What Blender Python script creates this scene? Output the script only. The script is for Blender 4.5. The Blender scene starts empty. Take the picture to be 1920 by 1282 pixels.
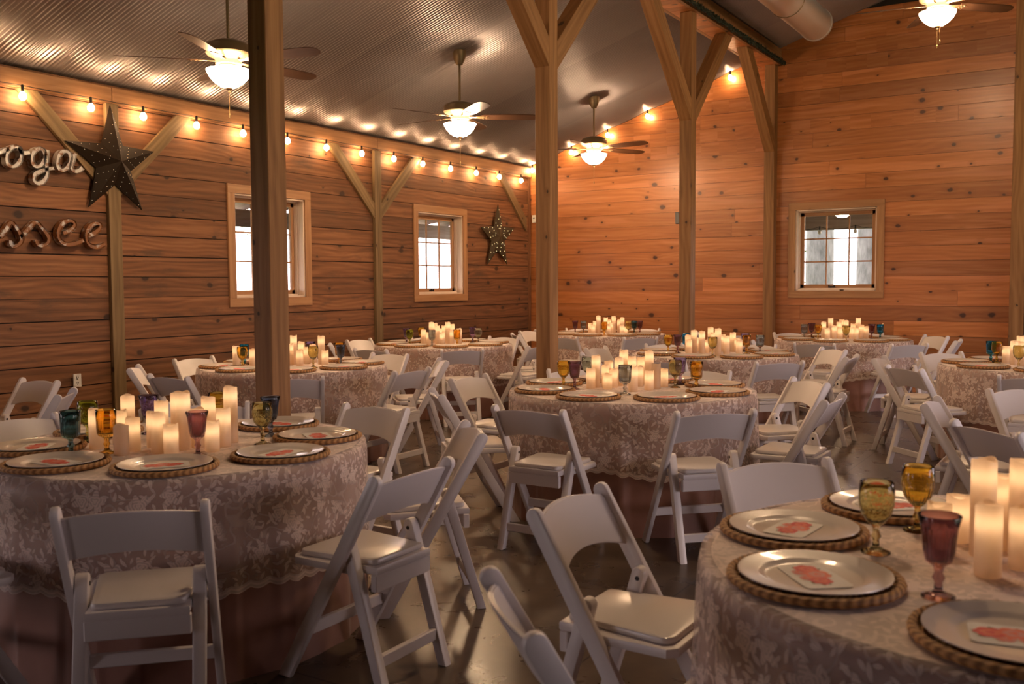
import bpy, bmesh, math, random
from mathutils import Vector, Matrix
random.seed(7)
R = math.radians
sc = bpy.context.scene
COL = sc.collection
PI = math.pi

# ------------------------------------------------------------------ room numbers (metres)
LX, FY, RX, BY = -0.60, 0.99, 13.16, -17.2      # left wall, far wall, right wall, back wall
EAVE, SLOPE, RIDGE = 3.27, 0.3294, 6.28
def roof_z(x): return EAVE + SLOPE*((x if x <= RIDGE else 2*RIDGE-x)-LX)
ZT = 0.746                                      # top of the lace cloths

# ------------------------------------------------------------------ helpers
def setmat(o, m):
    for q in (m if isinstance(m, (list, tuple)) else [m]): o.data.materials.append(q)
def obj(name, bm, m, parent=None, smooth=False, loc=None):
    me = bpy.data.meshes.new(name); bm.to_mesh(me); bm.free()
    if smooth:
        me.polygons.foreach_set('use_smooth', [True]*len(me.polygons))
    o = bpy.data.objects.new(name, me); COL.objects.link(o); setmat(o, m)
    if smooth == 'auto':
        md = o.modifiers.new('es', 'EDGE_SPLIT'); md.split_angle = R(40)
    if parent is not None: o.parent = parent
    if loc is not None: o.location = loc
    return o
def empty(name, loc=(0, 0, 0), rz=0.0):
    o = bpy.data.objects.new(name, None); COL.objects.link(o)
    o.empty_display_size = 0.1; o.location = loc; o.rotation_euler = (0, 0, rz); return o
def tag(o, label, cat, group=None, kind=None):
    o['label'] = label; o['category'] = cat
    if group: o['group'] = group
    if kind: o['kind'] = kind
    return o
def structure(o, label=None, cat=None):
    o['kind'] = 'structure'
    if label: o['label'] = label
    if cat: o['category'] = cat
    return o
def dup(root, loc=None, rz=None):
    def cp(o, par):
        c = o.copy(); COL.objects.link(c)
        if par is not None:
            c.parent = par; c.matrix_parent_inverse = o.matrix_parent_inverse.copy()
        for ch in list(kids.get(o.name, ())): cp(bpy.data.objects[ch], c)
        return c
    kids = {}
    stack = [root]
    while stack:
        o = stack.pop()
        kids[o.name] = [c.name for c in o.children]; stack += list(o.children)
    c = cp(root, None)
    if loc is not None: c.location = loc
    if rz is not None: c.rotation_euler = (0, 0, rz)
    return c

def uvbox(bm, faces, long, off=None):
    """uv in metres: u along the long axis (0,1,2), v across; random offset per piece"""
    uv = bm.loops.layers.uv.verify()
    ou, ov = off if off else (random.uniform(0, 40), random.uniform(0, 40))
    for f in faces:
        n = f.normal; ax = max(range(3), key=lambda i: abs(n[i]))
        oth = [i for i in range(3) if i != ax]
        if long in oth: u = long; v = [i for i in oth if i != long][0]
        else: u, v = oth
        for l in f.loops:
            co = l.vert.co; l[uv].uv = (co[u]+ou, co[v]+ov+ax*3.3)
def box(bm, x0, x1, y0, y1, z0, z1, long=None, tone=None, bev=0.0, M4=None):
    bm.loops.layers.uv.verify()
    t = bm.faces.layers.float.get('tone') or bm.faces.layers.float.new('tone')
    lo, hi = (x0, y0, z0), (x1, y1, z1); fs = []
    bev = min(bev, .45*min(hi[i]-lo[i] for i in range(3)))
    V = {}
    for sx in (0, 1):
        for sy in (0, 1):
            for sz in (0, 1):
                s = (sx, sy, sz); c = [hi[i] if s[i] else lo[i] for i in range(3)]
                if bev <= 0: v = bm.verts.new(c); V[s] = (v, v, v)
                else:
                    q = []
                    for ax in range(3):
                        d = [c[i]+(0 if i == ax else (-bev if s[i] else bev)) for i in range(3)]; q.append(bm.verts.new(d))
                    V[s] = tuple(q)
    for ax in range(3):
        b, c = (ax+1) % 3, (ax+2) % 3
        for sd in (0, 1):
            q = []
            for p, r in ((0, 0), (1, 0), (1, 1), (0, 1)):
                k = [0, 0, 0]; k[ax] = sd; k[b] = p; k[c] = r; q.append(V[tuple(k)][ax])
            fs.append(bm.faces.new(q if sd else q[::-1]))
    if bev > 0:
        for ax in range(3):
            b, c = (ax+1) % 3, (ax+2) % 3
            for p in (0, 1):
                for r in (0, 1):
                    k0 = [0, 0, 0]; k0[b] = p; k0[c] = r; k1 = list(k0); k1[ax] = 1; k0, k1 = tuple(k0), tuple(k1)
                    q = [V[k0][b], V[k1][b], V[k1][c], V[k0][c]]
                    fs.append(bm.faces.new(q if p == r else q[::-1]))
        for s, q in V.items(): fs.append(bm.faces.new(q if sum(s) % 2 else q[::-1]))
    for f in fs: f.normal_update()
    if long is None: long = max(range(3), key=lambda i: (x1-x0, y1-y0, z1-z0)[i])
    uvbox(bm, fs, long)
    tv = random.random() if tone is None else tone
    for f in fs: f[t] = tv
    if M4 is not None:
        for v in {v for f in fs for v in f.verts}: v.co = M4 @ v.co
    return fs
def beam_between(bm, p, q, w, d, up=(0, 0, 1), bev=0.004):
    """box with axis p-q; w across (perp. to up and axis), d along up-ish"""
    p, q = Vector(p), Vector(q); ax = q-p; L = ax.length; ax.normalize()
    side = ax.cross(Vector(up)).normalized(); u2 = side.cross(ax).normalized()
    M = Matrix((ax, side, u2)).transposed().to_4x4(); M.translation = p
    box(bm, 0, L, -w/2, w/2, -d/2, d/2, 0, bev=bev, M4=M)
def prism(bm, poly, axis, a, b, bev=0.0):
    """extrude a 2D polygon along axis x/y/z from a to b"""
    def P(u, v, t): return {'x': (t, u, v), 'y': (u, t, v), 'z': (u, v, t)}[axis]
    A = [bm.verts.new(P(u, v, a)) for u, v in poly]; B = [bm.verts.new(P(u, v, b)) for u, v in poly]
    n = len(poly); fs = [bm.faces.new(A), bm.faces.new(B[::-1])]
    for i in range(n): fs.append(bm.faces.new((A[i], B[i], B[(i+1) % n], A[(i+1) % n])))
    bmesh.ops.recalc_face_normals(bm, faces=fs)
    if bev:
        es = list({e for f in fs[:2] for e in f.edges})
        bmesh.ops.bevel(bm, geom=es, offset=bev, segments=2, affect='EDGES', profile=0.5)
def tube(bm, pts, r, seg=8, closed=False, caps=True):
    pts = [Vector(p) for p in pts]; n = len(pts); rings = []
    nrm = None
    for i, p in enumerate(pts):
        if closed: t = pts[(i+1) % n]-pts[i-1]
        else: t = pts[min(i+1, n-1)]-pts[max(i-1, 0)]
        t.normalize()
        if nrm is None: nrm = t.orthogonal().normalized()
        nrm = (nrm-t*nrm.dot(t)).normalized(); b = t.cross(nrm)
        rr = r[i] if isinstance(r, (list, tuple)) else r
        rings.append([bm.verts.new(p+(nrm*math.cos(2*PI*k/seg)+b*math.sin(2*PI*k/seg))*rr) for k in range(seg)])
    for i in range(n if closed else n-1):
        A, B = rings[i], rings[(i+1) % n]
        for k in range(seg): bm.faces.new((A[k], A[(k+1) % seg], B[(k+1) % seg], B[k]))
    if caps and not closed:
        bm.faces.new(rings[0][::-1]); bm.faces.new(rings[-1])
def lathe(bm, prof, seg=32, c=(0, 0, 0), rfun=None):
    """prof: list of (r,z); r=0 ends become poles"""
    rings = []
    for r, z in prof:
        if r < 1e-6: rings.append([bm.verts.new((c[0], c[1], c[2]+z))])
        else: rings.append([bm.verts.new((c[0]+r*(rfun(k/seg*2*PI, z) if rfun else 1)*math.cos(2*PI*k/seg), c[1]+r*(rfun(k/seg*2*PI, z) if rfun else 1)*math.sin(2*PI*k/seg), c[2]+z)) for k in range(seg)])
    for A, B in zip(rings, rings[1:]):
        for k in range(seg):
            k2 = (k+1) % seg
            if len(A) == 1 and len(B) == 1: continue
            if len(A) == 1: bm.faces.new((A[0], B[k2], B[k]))
            elif len(B) == 1: bm.faces.new((A[k], A[k2], B[0]))
            else: bm.faces.new((A[k], A[k2], B[k2], B[k]))
    bmesh.ops.recalc_face_normals(bm, faces=list(bm.faces))
def sphere(bm, c, r, seg=12, rings=8, sz=1.0):
    lathe(bm, [(0, -r*sz)]+[(r*math.sin(PI*i/rings), -r*sz*math.cos(PI*i/rings)) for i in range(1, rings)]+[(0, r*sz)], seg, c)

# ------------------------------------------------------------------ materials
class N:
    def __init__(s, name):
        s.m = bpy.data.materials.new(name); s.m.use_nodes = True; s.t = s.m.node_tree
        s.t.nodes.clear(); s.out = s.n('ShaderNodeOutputMaterial')
    def n(s, typ, **k):
        x = s.t.nodes.new(typ)
        for a, b in k.items():
            if a.startswith('i_'):
                key = a[2:]
                key = int(key) if key.isdigit() else key.replace('_', ' ')
                x.inputs[key].default_value = b
            else: setattr(x, a, b)
        return x
    def l(s, a, b): s.t.links.new(a, b)
    def math(s, op, a, b=None, c=None, clamp=False):
        x = s.n('ShaderNodeMath', operation=op); x.use_clamp = clamp
        for i, v in enumerate((a, b, c)):
            if v is None: continue
            if isinstance(v, (int, float)): x.inputs[i].default_value = v
            else: s.l(v, x.inputs[i])
        return x.outputs[0]
    def mix(s, f, a, b, typ='MIX'):
        x = s.n('ShaderNodeMix', data_type='RGBA', blend_type=typ)
        for i, v in ((0, f), (6, a), (7, b)):
            if isinstance(v, (int, float)): x.inputs[i].default_value = v
            elif isinstance(v, tuple): x.inputs[i].default_value = (*v, 1) if len(v) == 3 else v
            else: s.l(v, x.inputs[i])
        return x.outputs[2]
    def ramp(s, f, stops):
        x = s.n('ShaderNodeValToRGB'); e = x.color_ramp.elements
        while len(e) < len(stops): e.new(0.5)
        for q, (p, c) in zip(e, stops):
            q.position = p; q.color = (*c, 1) if isinstance(c, tuple) else (c, c, c, 1)
        s.l(f, x.inputs[0]); return x.outputs[0]
    def xyz(s, x, y, z=0.0):
        c = s.n('ShaderNodeCombineXYZ')
        for i, v in enumerate((x, y, z)):
            if isinstance(v, (int, float)): c.inputs[i].default_value = v
            else: s.l(v, c.inputs[i])
        return c.outputs[0]
    def sep(s, v):
        x = s.n('ShaderNodeSeparateXYZ'); s.l(v, x.inputs[0]); return x.outputs
    def noise(s, v, scale, detail=3, rough=.5, dist=0.0, dim='3D'):
        x = s.n('ShaderNodeTexNoise', noise_dimensions=dim)
        x.inputs['Scale'].default_value = scale; x.inputs['Detail'].default_value = detail
        x.inputs['Roughness'].default_value = rough; x.inputs['Distortion'].default_value = dist
        if v is not None: s.l(v, x.inputs['Vector'])
        return x.outputs
    def bsdf(s, **k):
        x = s.n('ShaderNodeBsdfPrincipled')
        for a, v in k.items():
            i = x.inputs[a.replace('_', ' ')]
            if isinstance(v, (int, float)): i.default_value = v
            elif isinstance(v, tuple): i.default_value = (*v, 1) if len(v) == 3 else v
            else: s.l(v, i)
        return x
    def bump(s, h, strength=.3, dist=.01):
        x = s.n('ShaderNodeBump'); x.inputs['Strength'].default_value = strength; x.inputs['Distance'].default_value = dist
        s.l(h, x.inputs['Height']); return x.outputs[0]
    def done(s, sh): s.l(sh.outputs[0] if hasattr(sh, 'outputs') else sh, s.out.inputs[0]); return s.m

def plain(name, col, rough=.5, metal=0.0, **k):
    b = N(name); return b.done(b.bsdf(Base_Color=col, Roughness=rough, Metallic=metal, **k))
def emis(name, col, strength):
    b = N(name); e = b.n('ShaderNodeEmission'); e.inputs[0].default_value = (*col, 1); e.inputs[1].default_value = strength
    return b.done(e)

def wood(name, dark, mid, light, knot=.5, rough=.5, kcol=(.035, .015, .006), tonevar=.35, stain=0.0, grain=1.0, usehex=None, coat=0.0, bumps=.25, knotsize=.085, ringamt=.10, sap=0.0):
    b = N(name)
    uvn = b.n('ShaderNodeUVMap'); u, v, _ = b.sep(uvn.outputs[0])
    at = b.n('ShaderNodeAttribute', attribute_name='tone'); tone = at.outputs['Fac']
    # knots: cells about 0.36 m
    kv = b.xyz(b.math('MULTIPLY', u, 2.6), b.math('MULTIPLY', v, 3.4), b.math('MULTIPLY', tone, 9.0))
    vo = b.n('ShaderNodeTexVoronoi', voronoi_dimensions='2D'); vo.inputs['Scale'].default_value = 1.0
    wob = b.noise(b.xyz(b.math('MULTIPLY', u, 9.0), b.math('MULTIPLY', v, 9.0)), 1.0, 2)
    kv2 = b.n('ShaderNodeVectorMath', operation='MULTIPLY_ADD'); b.l(wob[1], kv2.inputs[0]); kv2.inputs[1].default_value = (.10, .10, 0); b.l(kv, kv2.inputs[2])
    b.l(kv2.outputs[0], vo.inputs['Vector'])
    cs = b.sep(vo.outputs['Color'])
    size = b.math('MULTIPLY_ADD', b.math('POWER', cs[1], 1.5), knotsize, .030)
    present = b.math('LESS_THAN', cs[0], knot)
    dist = vo.outputs['Distance']
    kn = b.math('MULTIPLY', b.math('SUBTRACT', 1.0, b.math('SMOOTH_MIN', b.math('DIVIDE', dist, size), 1.0, .25), clamp=True), present)
    kn = b.math('MULTIPLY', kn, 2.6, clamp=True)
    halo = b.math('MULTIPLY', b.math('SUBTRACT', 1.0, b.math('DIVIDE', dist, b.math('MULTIPLY', size, 3.2)), clamp=True), present)
    # grain bent around knots
    v2 = b.math('ADD', v, b.math('MULTIPLY', halo, .020))
    g1 = b.noise(b.xyz(b.math('MULTIPLY', u, .55), b.math('MULTIPLY', v2, 13.0), b.math('MULTIPLY', tone, 31.0)), 1.6, 4, .55, .5)[0]
    rv = b.math('ADD', b.math('MULTIPLY', v2, 34.0), b.math('MULTIPLY', b.noise(b.xyz(b.math('MULTIPLY', u, .55), b.math('MULTIPLY', v2, 2.2), b.math('MULTIPLY', tone, 17.0)), 1.3, 2)[0], 13.0))
    ring = b.math('MULTIPLY_ADD', b.math('SINE', b.math('MULTIPLY', rv, 3.0)), .5, .5)
    fine = b.noise(b.xyz(b.math('MULTIPLY', u, 3.0), b.math('MULTIPLY', v2, 160.0)), 1.0, 2)[0]
    f = b.math('ADD', b.math('ADD', b.math('MULTIPLY', g1, .74), b.math('MULTIPLY', ring, ringamt*grain)), b.math('MULTIPLY', fine, .16))
    f = b.math('SUBTRACT', f, .02-.05*(1-ringamt*5))
    c = b.ramp(f, [(.22, dark), (.52, mid), (.80, light)])
    if sap:
        sp = b.noise(b.xyz(b.math('MULTIPLY', u, .35), b.math('MULTIPLY', v2, 5.0), b.math('MULTIPLY', tone, 23.0)), 1.4, 3, .5, .6)[0]
        c = b.mix(b.math('MULTIPLY', b.ramp(sp, [(.55, 0.0), (.63, 1.0)]), sap), c, tuple(min(1, x*1.25+.05) for x in mid))
    c = b.mix(b.math('MULTIPLY', halo, .45), c, tuple(x*.55 for x in mid))
    c = b.mix(kn, c, kcol)
    tv = b.math('MULTIPLY_ADD', tone, 2*tonevar, 1-tonevar)
    c = b.mix(1.0, c, b.n('ShaderNodeCombineColor').outputs[0], 'MULTIPLY') if False else c
    tcol = b.n('ShaderNodeCombineColor')
    for i in range(3): b.l(tv, tcol.inputs[i])
    c = b.mix(1.0, c, tcol.outputs[0], 'MULTIPLY')
    if stain:
        st = b.noise(b.xyz(b.math('MULTIPLY', u, 1.1), b.math('MULTIPLY', v, 3.5), b.math('MULTIPLY', tone, 5.0)), 1.5, 5, .65)[0]
        c = b.mix(b.math('MULTIPLY', b.ramp(st, [(.56, 0.0), (.72, 1.0)]), stain), c, (.05, .035, .025))
    hb = b.math('ADD', b.math('MULTIPLY', fine, .5), b.math('MULTIPLY', ring, .5))
    return b.done(b.bsdf(Base_Color=c, Roughness=rough, Normal=b.bump(hb, bumps, .004), Coat_Weight=coat, Coat_Roughness=.25))

M = {}
M['wall_left'] = wood('rough sawn boards', (.062, .023, .009), (.190, .078, .030), (.30, .138, .062), knot=.40, knotsize=.12, ringamt=.10, rough=.72, tonevar=.30, stain=.55, grain=1.2, kcol=(.05, .022, .01), bumps=.5)
M['wall_far'] = wood('knotty pine boards', (.27, .086, .023), (.42, .150, .044), (.53, .235, .088), knot=.55, sap=.5, kcol=(.075, .024, .009), knotsize=.10, rough=.42, tonevar=.26, grain=1.0, coat=.15, bumps=.1)
M['post'] = wood('treated timber', (.14, .062, .020), (.29, .142, .052), (.41, .225, .095), knot=.34, rough=.65, tonevar=.12, bumps=.35, kcol=(.06, .03, .014))
M['beam'] = wood('header timber', (.16, .072, .028), (.29, .140, .058), (.40, .22, .105), knot=.2, rough=.6, tonevar=.15, bumps=.3)
M['black'] = plain('dark sheathing', (.012, .009, .007), .9)  # black puts the shade of the board gaps into the colour
M['jamb'] = wood('pale jamb', (.60, .45, .34), (.78, .63, .50), (.86, .72, .60), knot=.12, rough=.5, tonevar=.08, bumps=.1)  # trim wood lightened, daylight bounce on the reveals put into its colour
M['wallpost'] = wood('weathered wall timber', (.10, .060, .025), (.20, .128, .056), (.29, .195, .095), knot=.25, rough=.7, tonevar=.12, bumps=.4)
M['trim'] = wood('pine trim', (.27, .125, .050), (.39, .20, .090), (.50, .29, .14), knot=.12, rough=.5, tonevar=.1, bumps=.15)
M['blade'] = wood('dark blade veneer', (.035, .017, .010), (.075, .036, .020), (.12, .06, .035), knot=0, rough=.34, tonevar=.1, bumps=.05)
M['porch'] = wood('porch timber', (.30, .24, .21), (.46, .38, .34), (.58, .50, .46), knot=.1, rough=.8, tonevar=.3)
M['resin'] = plain('white resin', (.74, .69, .69), .33)
M['pad'] = plain('white vinyl pad', (.72, .67, .65), .28, Coat_Weight=.2, Coat_Roughness=.2)
M['bolt'] = plain('dark bolt', (.03, .025, .025), .4, .8)
M['bronze'] = plain('oiled bronze', (.20, .145, .08), .36, .4)
M['satinbronze'] = plain('warm bronze', (.30, .20, .11), .35, .85)
M['chain'] = plain('brass chain', (.45, .30, .14), .35, .9)
M['white'] = plain('white plastic', (.75, .73, .70), .4)
M['dark'] = plain('dark slot', (.02, .02, .02), .6)
M['greybox'] = plain('grey switch box', (.22, .22, .22), .5, .3)
M['cordmat'] = plain('black cord', (.015, .013, .012), .6)
M['socket'] = plain('black socket', (.02, .018, .016), .5)
M['bulb'] = emis('lit bulb glass', (1.0, .60, .30), 160.0)
M['offbulb'] = plain('unlit globe bulb', (.80, .78, .74), .2)
M['bowl'] = emis('lit alabaster bowl', (1.0, .66, .38), 130.0)
M['led'] = emis('lit micro led', (1.0, .88, .45), 2.2)
M['perf'] = emis('lit pin hole', (1.0, .80, .50), 1.3)
M['starmetal'] = plain('dark rusted star metal', (.020, .012, .007), .6, .0, Specular_IOR_Level=.15)
M['starolive'] = plain('dark olive star metal', (.050, .036, .018), .6, .0, Specular_IOR_Level=.25)
M['steelduct'] = plain('galvanised duct', (.70, .69, .70), .32, .75)
M['paper'] = plain('white card', (.86, .82, .79), .6)
M['petalred'] = plain('red petal print', (.75, .05, .05), .6)
M['petalcoral'] = plain('coral petal print', (.85, .15, .09), .6)
M['petalpink'] = plain('pink petal print', (.80, .30, .26), .6)
M['leafprint'] = plain('sage leaf print', (.20, .25, .15), .6)
M['ceramic'] = plain('ivory charger glaze', (.63, .56, .51), .3, Coat_Weight=.35, Coat_Roughness=.06)
M['tableply'] = plain('grey table top', (.25, .22, .20), .6)
M['steel'] = plain('grey steel leg', (.25, .25, .26), .4, .9)

def m_roof():
    b = N('corrugated galvanised roof'); co = b.n('ShaderNodeTexCoord').outputs['Object']
    x, y, z = b.sep(co)
    n1 = b.noise(co, .7, 3)[0]
    pan = b.noise(b.xyz(0.0, b.math('FLOOR', b.math('DIVIDE', y, .92)), 0.0), 7.3, 0)[0]
    f = b.math('MULTIPLY_ADD', pan, .5, b.math('MULTIPLY', n1, .5))
    c = b.ramp(f, [(.3, (.30, .285, .30)), (.7, (.44, .42, .44))])
    return b.done(b.bsdf(Base_Color=c, Roughness=.30, Metallic=.80))
M['roof'] = m_roof()
def m_floor():
    b = N('stained polished concrete'); co = b.n('ShaderNodeTexCoord').outputs['Object']
    x, y, z = b.sep(co)
    n1 = b.noise(co, .8, 5, .6, .8)[0]; n2 = b.noise(co, 5.0, 4, .6, .3)[0]
    c = b.ramp(b.math('MULTIPLY_ADD', n2, .4, b.math('MULTIPLY', n1, .6)), [(.32, (.034, .024, .017)), (.50, (.080, .056, .040)), (.68, (.15, .112, .082))])
    jx = b.math('LESS_THAN', b.math('PINGPONG', b.math('ADD', x, .35), 1.5), .004)
    jy = b.math('LESS_THAN', b.math('PINGPONG', b.math('ADD', y, .6), 1.5), .004)
    c = b.mix(b.math('MAXIMUM', jx, jy), c, (.008, .006, .005))
    rg = b.math('MULTIPLY_ADD', n2, .18, .20)
    return b.done(b.bsdf(Base_Color=c, Roughness=rg, Specular_IOR_Level=.38, Normal=b.bump(n2, .06, .004)))
M['floor'] = m_floor()
def m_satin():
    b = N('dusty rose satin'); uv = b.n('ShaderNodeUVMap').outputs[0]
    n1 = b.noise(uv, 6, 4)[0]
    c = b.ramp(n1, [(.3, (.25, .115, .082)), (.7, (.33, .160, .118))])
    return b.done(b.bsdf(Base_Color=c, Roughness=.42, Sheen_Weight=.3, Normal=b.bump(n1, .25, .006)))
M['satin'] = m_satin()
def m_lace():
    b = N('floral lace'); uv = b.n('ShaderNodeUVMap').outputs[0]
    u, v, _ = b.sep(uv)
    hem = b.n('ShaderNodeAttribute', attribute_name='hem').outputs['Fac']
    w = b.noise(uv, 14, 2)[1]
    wv = b.n('ShaderNodeVectorMath', operation='MULTIPLY_ADD'); b.l(w, wv.inputs[0]); wv.inputs[1].default_value = (.012, .012, 0); b.l(uv, wv.inputs[2])
    W = wv.outputs[0]
    def cell(scale):
        vo = b.n('ShaderNodeTexVoronoi', voronoi_dimensions='2D'); vo.inputs['Scale'].default_value = scale; vo.inputs['Randomness'].default_value = .8
        b.l(W, vo.inputs['Vector'])
        d = b.n('ShaderNodeVectorMath', operation='SUBTRACT'); b.l(W, d.inputs[0]); b.l(vo.outputs['Position'], d.inputs[1])
        x, y, _ = b.sep(d.outputs[0]); c = b.sep(vo.outputs['Color']); return x, y, c
    # blossoms
    x, y, c = cell(8.6)
    r = b.math('SQRT', b.math('ADD', b.math('MULTIPLY', x, x), b.math('MULTIPLY', y, y)))
    an = b.math('ARCTAN2', y, x)
    R0 = b.math('MULTIPLY', b.math('MULTIPLY_ADD', b.math('COSINE', b.math('MULTIPLY_ADD', an, 5.0, b.math('MULTIPLY', c[0], 6.3))), .24, .76), b.math('MULTIPLY_ADD', c[1], .020, .030))
    fl = b.math('MULTIPLY', b.math('SUBTRACT', R0, r), 500.0, clamp=True)
    rg = b.math('MULTIPLY_ADD', b.math('SINE', b.math('MULTIPLY_ADD', r, 560.0, b.math('MULTIPLY', b.math('SINE', b.math('MULTIPLY', an, 3.0)), 2.0))), .30, .70)
    fl = b.math('MULTIPLY', fl, rg)
    big = b.noise(uv, 4.2, 1, .4)[0]
    dens = b.ramp(big, [(.37, 0.0), (.42, 1.0)])
    # leaves
    def leaves(sc_, ln, wd):
        x, y, c = cell(sc_)
        a = b.math('MULTIPLY', c[0], 6.3); ca = b.math('COSINE', a); sa = b.math('SINE', a)
        lx = b.math('ADD', b.math('MULTIPLY', x, ca), b.math('MULTIPLY', y, sa)); ly = b.math('SUBTRACT', b.math('MULTIPLY', y, ca), b.math('MULTIPLY', x, sa))
        e = b.math('ADD', b.math('POWER', b.math('ABSOLUTE', b.math('DIVIDE', lx, ln)), 1.5), b.math('POWER', b.math('ABSOLUTE', b.math('DIVIDE', ly, wd)), 1.5))
        m = b.math('MULTIPLY', b.math('SUBTRACT', 1.0, e), 6.0, clamp=True)
        rib = b.math('MULTIPLY', b.math('ABSOLUTE', ly), 700.0, clamp=True)
        return b.math('MULTIPLY', m, b.math('MULTIPLY_ADD', rib, .6, .35))
    lf = b.math('MAXIMUM', leaves(21.0, .0185, .0064), leaves(29.0, .0125, .0047))
    nz = b.noise(uv, 9.0, 1)[0]
    vine = b.math('MULTIPLY', b.math('SUBTRACT', .016, b.math('ABSOLUTE', b.math('SUBTRACT', nz, .5))), 120.0, clamp=True)
    pat = b.math('MAXIMUM', b.math('MULTIPLY', b.math('MAXIMUM', fl, b.math('MULTIPLY', lf, .95)), dens), b.math('MULTIPLY', vine, .32))
    # hem band and scallop cord
    band = b.math('LESS_THAN', hem, .026)
    cord = b.math('GREATER_THAN', b.math('COSINE', b.math('MULTIPLY', hem, 420.0)), .1)
    pat = b.math('MAXIMUM', pat, b.math('MULTIPLY', band, b.math('MULTIPLY_ADD', cord, .40, .60)))
    top = b.math('GREATER_THAN', hem, .9)
    op = b.math('MULTIPLY_ADD', pat, .52, b.math('MULTIPLY_ADD', top, .50, .30), clamp=True)
    di = b.bsdf(Base_Color=(.87, .72, .66), Roughness=.75, Sheen_Weight=.2)
    tr = b.n('ShaderNodeBsdfTransparent'); mx = b.n('ShaderNodeMixShader')
    b.l(op, mx.inputs[0]); b.l(tr.outputs[0], mx.inputs[1]); b.l(di.outputs[0], mx.inputs[2])
    return b.done(mx)
M['lace'] = m_lace()
def m_wax():
    b = N('ivory wax'); co = b.n('ShaderNodeTexCoord').outputs['Object']
    n1 = b.noise(co, 30, 3)[0]
    d = b.bsdf(Base_Color=(.80, .68, .55), Roughness=.45)
    t = b.n('ShaderNodeBsdfTranslucent'); t.inputs[0].default_value = (.96, .79, .58, 1)
    mx = b.n('ShaderNodeMixShader'); mx.inputs[0].default_value = .55
    b.l(d.outputs[0], mx.inputs[1]); b.l(t.outputs[0], mx.inputs[2]); return b.done(mx)
M['wax'] = m_wax()
def m_jute():
    b = N('braided seagrass'); co = b.n('ShaderNodeTexCoord').outputs['Object']
    x, y, z = b.sep(co)
    an = b.math('ARCTAN2', y, x); r = b.math('SQRT', b.math('ADD', b.math('MULTIPLY', x, x), b.math('MULTIPLY', y, y)))
    s = b.math('MULTIPLY_ADD', b.math('SINE', b.math('MULTIPLY_ADD', r, 330.0, b.math('MULTIPLY', an, 46.0))), .5, .5)
    n1 = b.noise(co, 60, 3)[0]
    c = b.ramp(b.math('MULTIPLY_ADD', s, .55, b.math('MULTIPLY', n1, .45)), [(.25, (.20, .090, .028)), (.55, (.38, .185, .058)), (.85, (.54, .29, .11))])
    return b.done(b.bsdf(Base_Color=c, Roughness=.7, Normal=b.bump(s, .3, .003)))
M['jute'] = m_jute()
def m_glass(name, col, pat):
    b = N(name); co = b.n('ShaderNodeTexCoord').outputs['Object']
    x, y, z = b.sep(co)
    an = b.math('ARCTAN2', y, x)
    if pat == 0:   # diamond emboss
        h = b.math('MULTIPLY', b.math('SINE', b.math('MULTIPLY_ADD', an, 11.0, b.math('MULTIPLY', z, 260.0))), b.math('SINE', b.math('MULTIPLY_ADD', an, 11.0, b.math('MULTIPLY', z, -260.0))))
    elif pat == 1: # vertical ribs
        h = b.math('SINE', b.math('MULTIPLY', an, 22.0))
    else:          # hobnail
        vo = b.n('ShaderNodeTexVoronoi'); vo.inputs['Scale'].default_value = 120; b.l(co, vo.inputs['Vector']); h = vo.outputs['Distance']
    up = b.math('MULTIPLY', b.math('GREATER_THAN', z, .07), b.math('LESS_THAN', z, .135))
    hh = b.math('MULTIPLY', h, up)
    g = b.bsdf(Base_Color=col, Roughness=.03, IOR=1.32, Transmission_Weight=1.0, Normal=b.bump(hh, .35, .004), Specular_IOR_Level=.6)
    return b.done(g)
GLASS = {'amber': (.97, .74, .22), 'orange': (.97, .66, .16), 'plum': (.48, .31, .37), 'violet': (.60, .50, .76), 'slate': (.60, .66, .70), 'navy': (.30, .36, .50),
         'teal': (.18, .34, .40), 'blue': (.10, .48, .74), 'green': (.64, .72, .22), 'olive': (.84, .79, .48), 'sage': (.80, .84, .72)}
PAT = {'amber': 0, 'orange': 0, 'plum': 1, 'violet': 2, 'slate': 1, 'navy': 1, 'teal': 1, 'blue': 0, 'green': 2, 'olive': 2, 'sage': 2}
for k in GLASS: M['g_'+k] = m_glass(k+' pressed glass', GLASS[k], PAT[k])
def m_pane():
    b = N('window glass'); t = b.n('ShaderNodeBsdfTransparent'); g = b.n('ShaderNodeBsdfGlossy'); g.inputs['Roughness'].default_value = .02
    mx = b.n('ShaderNodeMixShader'); mx.inputs[0].default_value = .05; b.l(t.outputs[0], mx.inputs[1]); b.l(g.outputs[0], mx.inputs[2]); return b.done(mx)
M['pane'] = m_pane()
def m_grass():
    b = N('sunny lawn'); co = b.n('ShaderNodeTexCoord').outputs['Object']
    n1 = b.noise(co, .5, 5)[0]
    return b.done(b.bsdf(Base_Color=b.ramp(n1, [(.35, (.10, .16, .05)), (.65, (.17, .24, .09))]), Roughness=.9))
M['grass'] = m_grass()
def m_bark():
    b = N('grey bark'); co = b.n('ShaderNodeTexCoord').outputs['Object']; x, y, z = b.sep(co)
    n1 = b.noise(b.xyz(b.math('MULTIPLY', x, 5.0), b.math('MULTIPLY', y, 5.0), b.math('MULTIPLY', z, 1.6)), 2.2, 5, .6)[0]
    return b.done(b.bsdf(Base_Color=b.ramp(n1, [(.35, (.12, .135, .125)), (.65, (.24, .26, .245))]), Roughness=.9, Normal=b.bump(n1, .6, .03)))
M['bark'] = m_bark()
M['leaf'] = plain('tree leaf', (.07, .16, .03), .6)
M['needle'] = plain('dark garland needle', (.012, .022, .012), .7)
M['gravel'] = plain('porch slab', (.45, .43, .40), .8)
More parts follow.
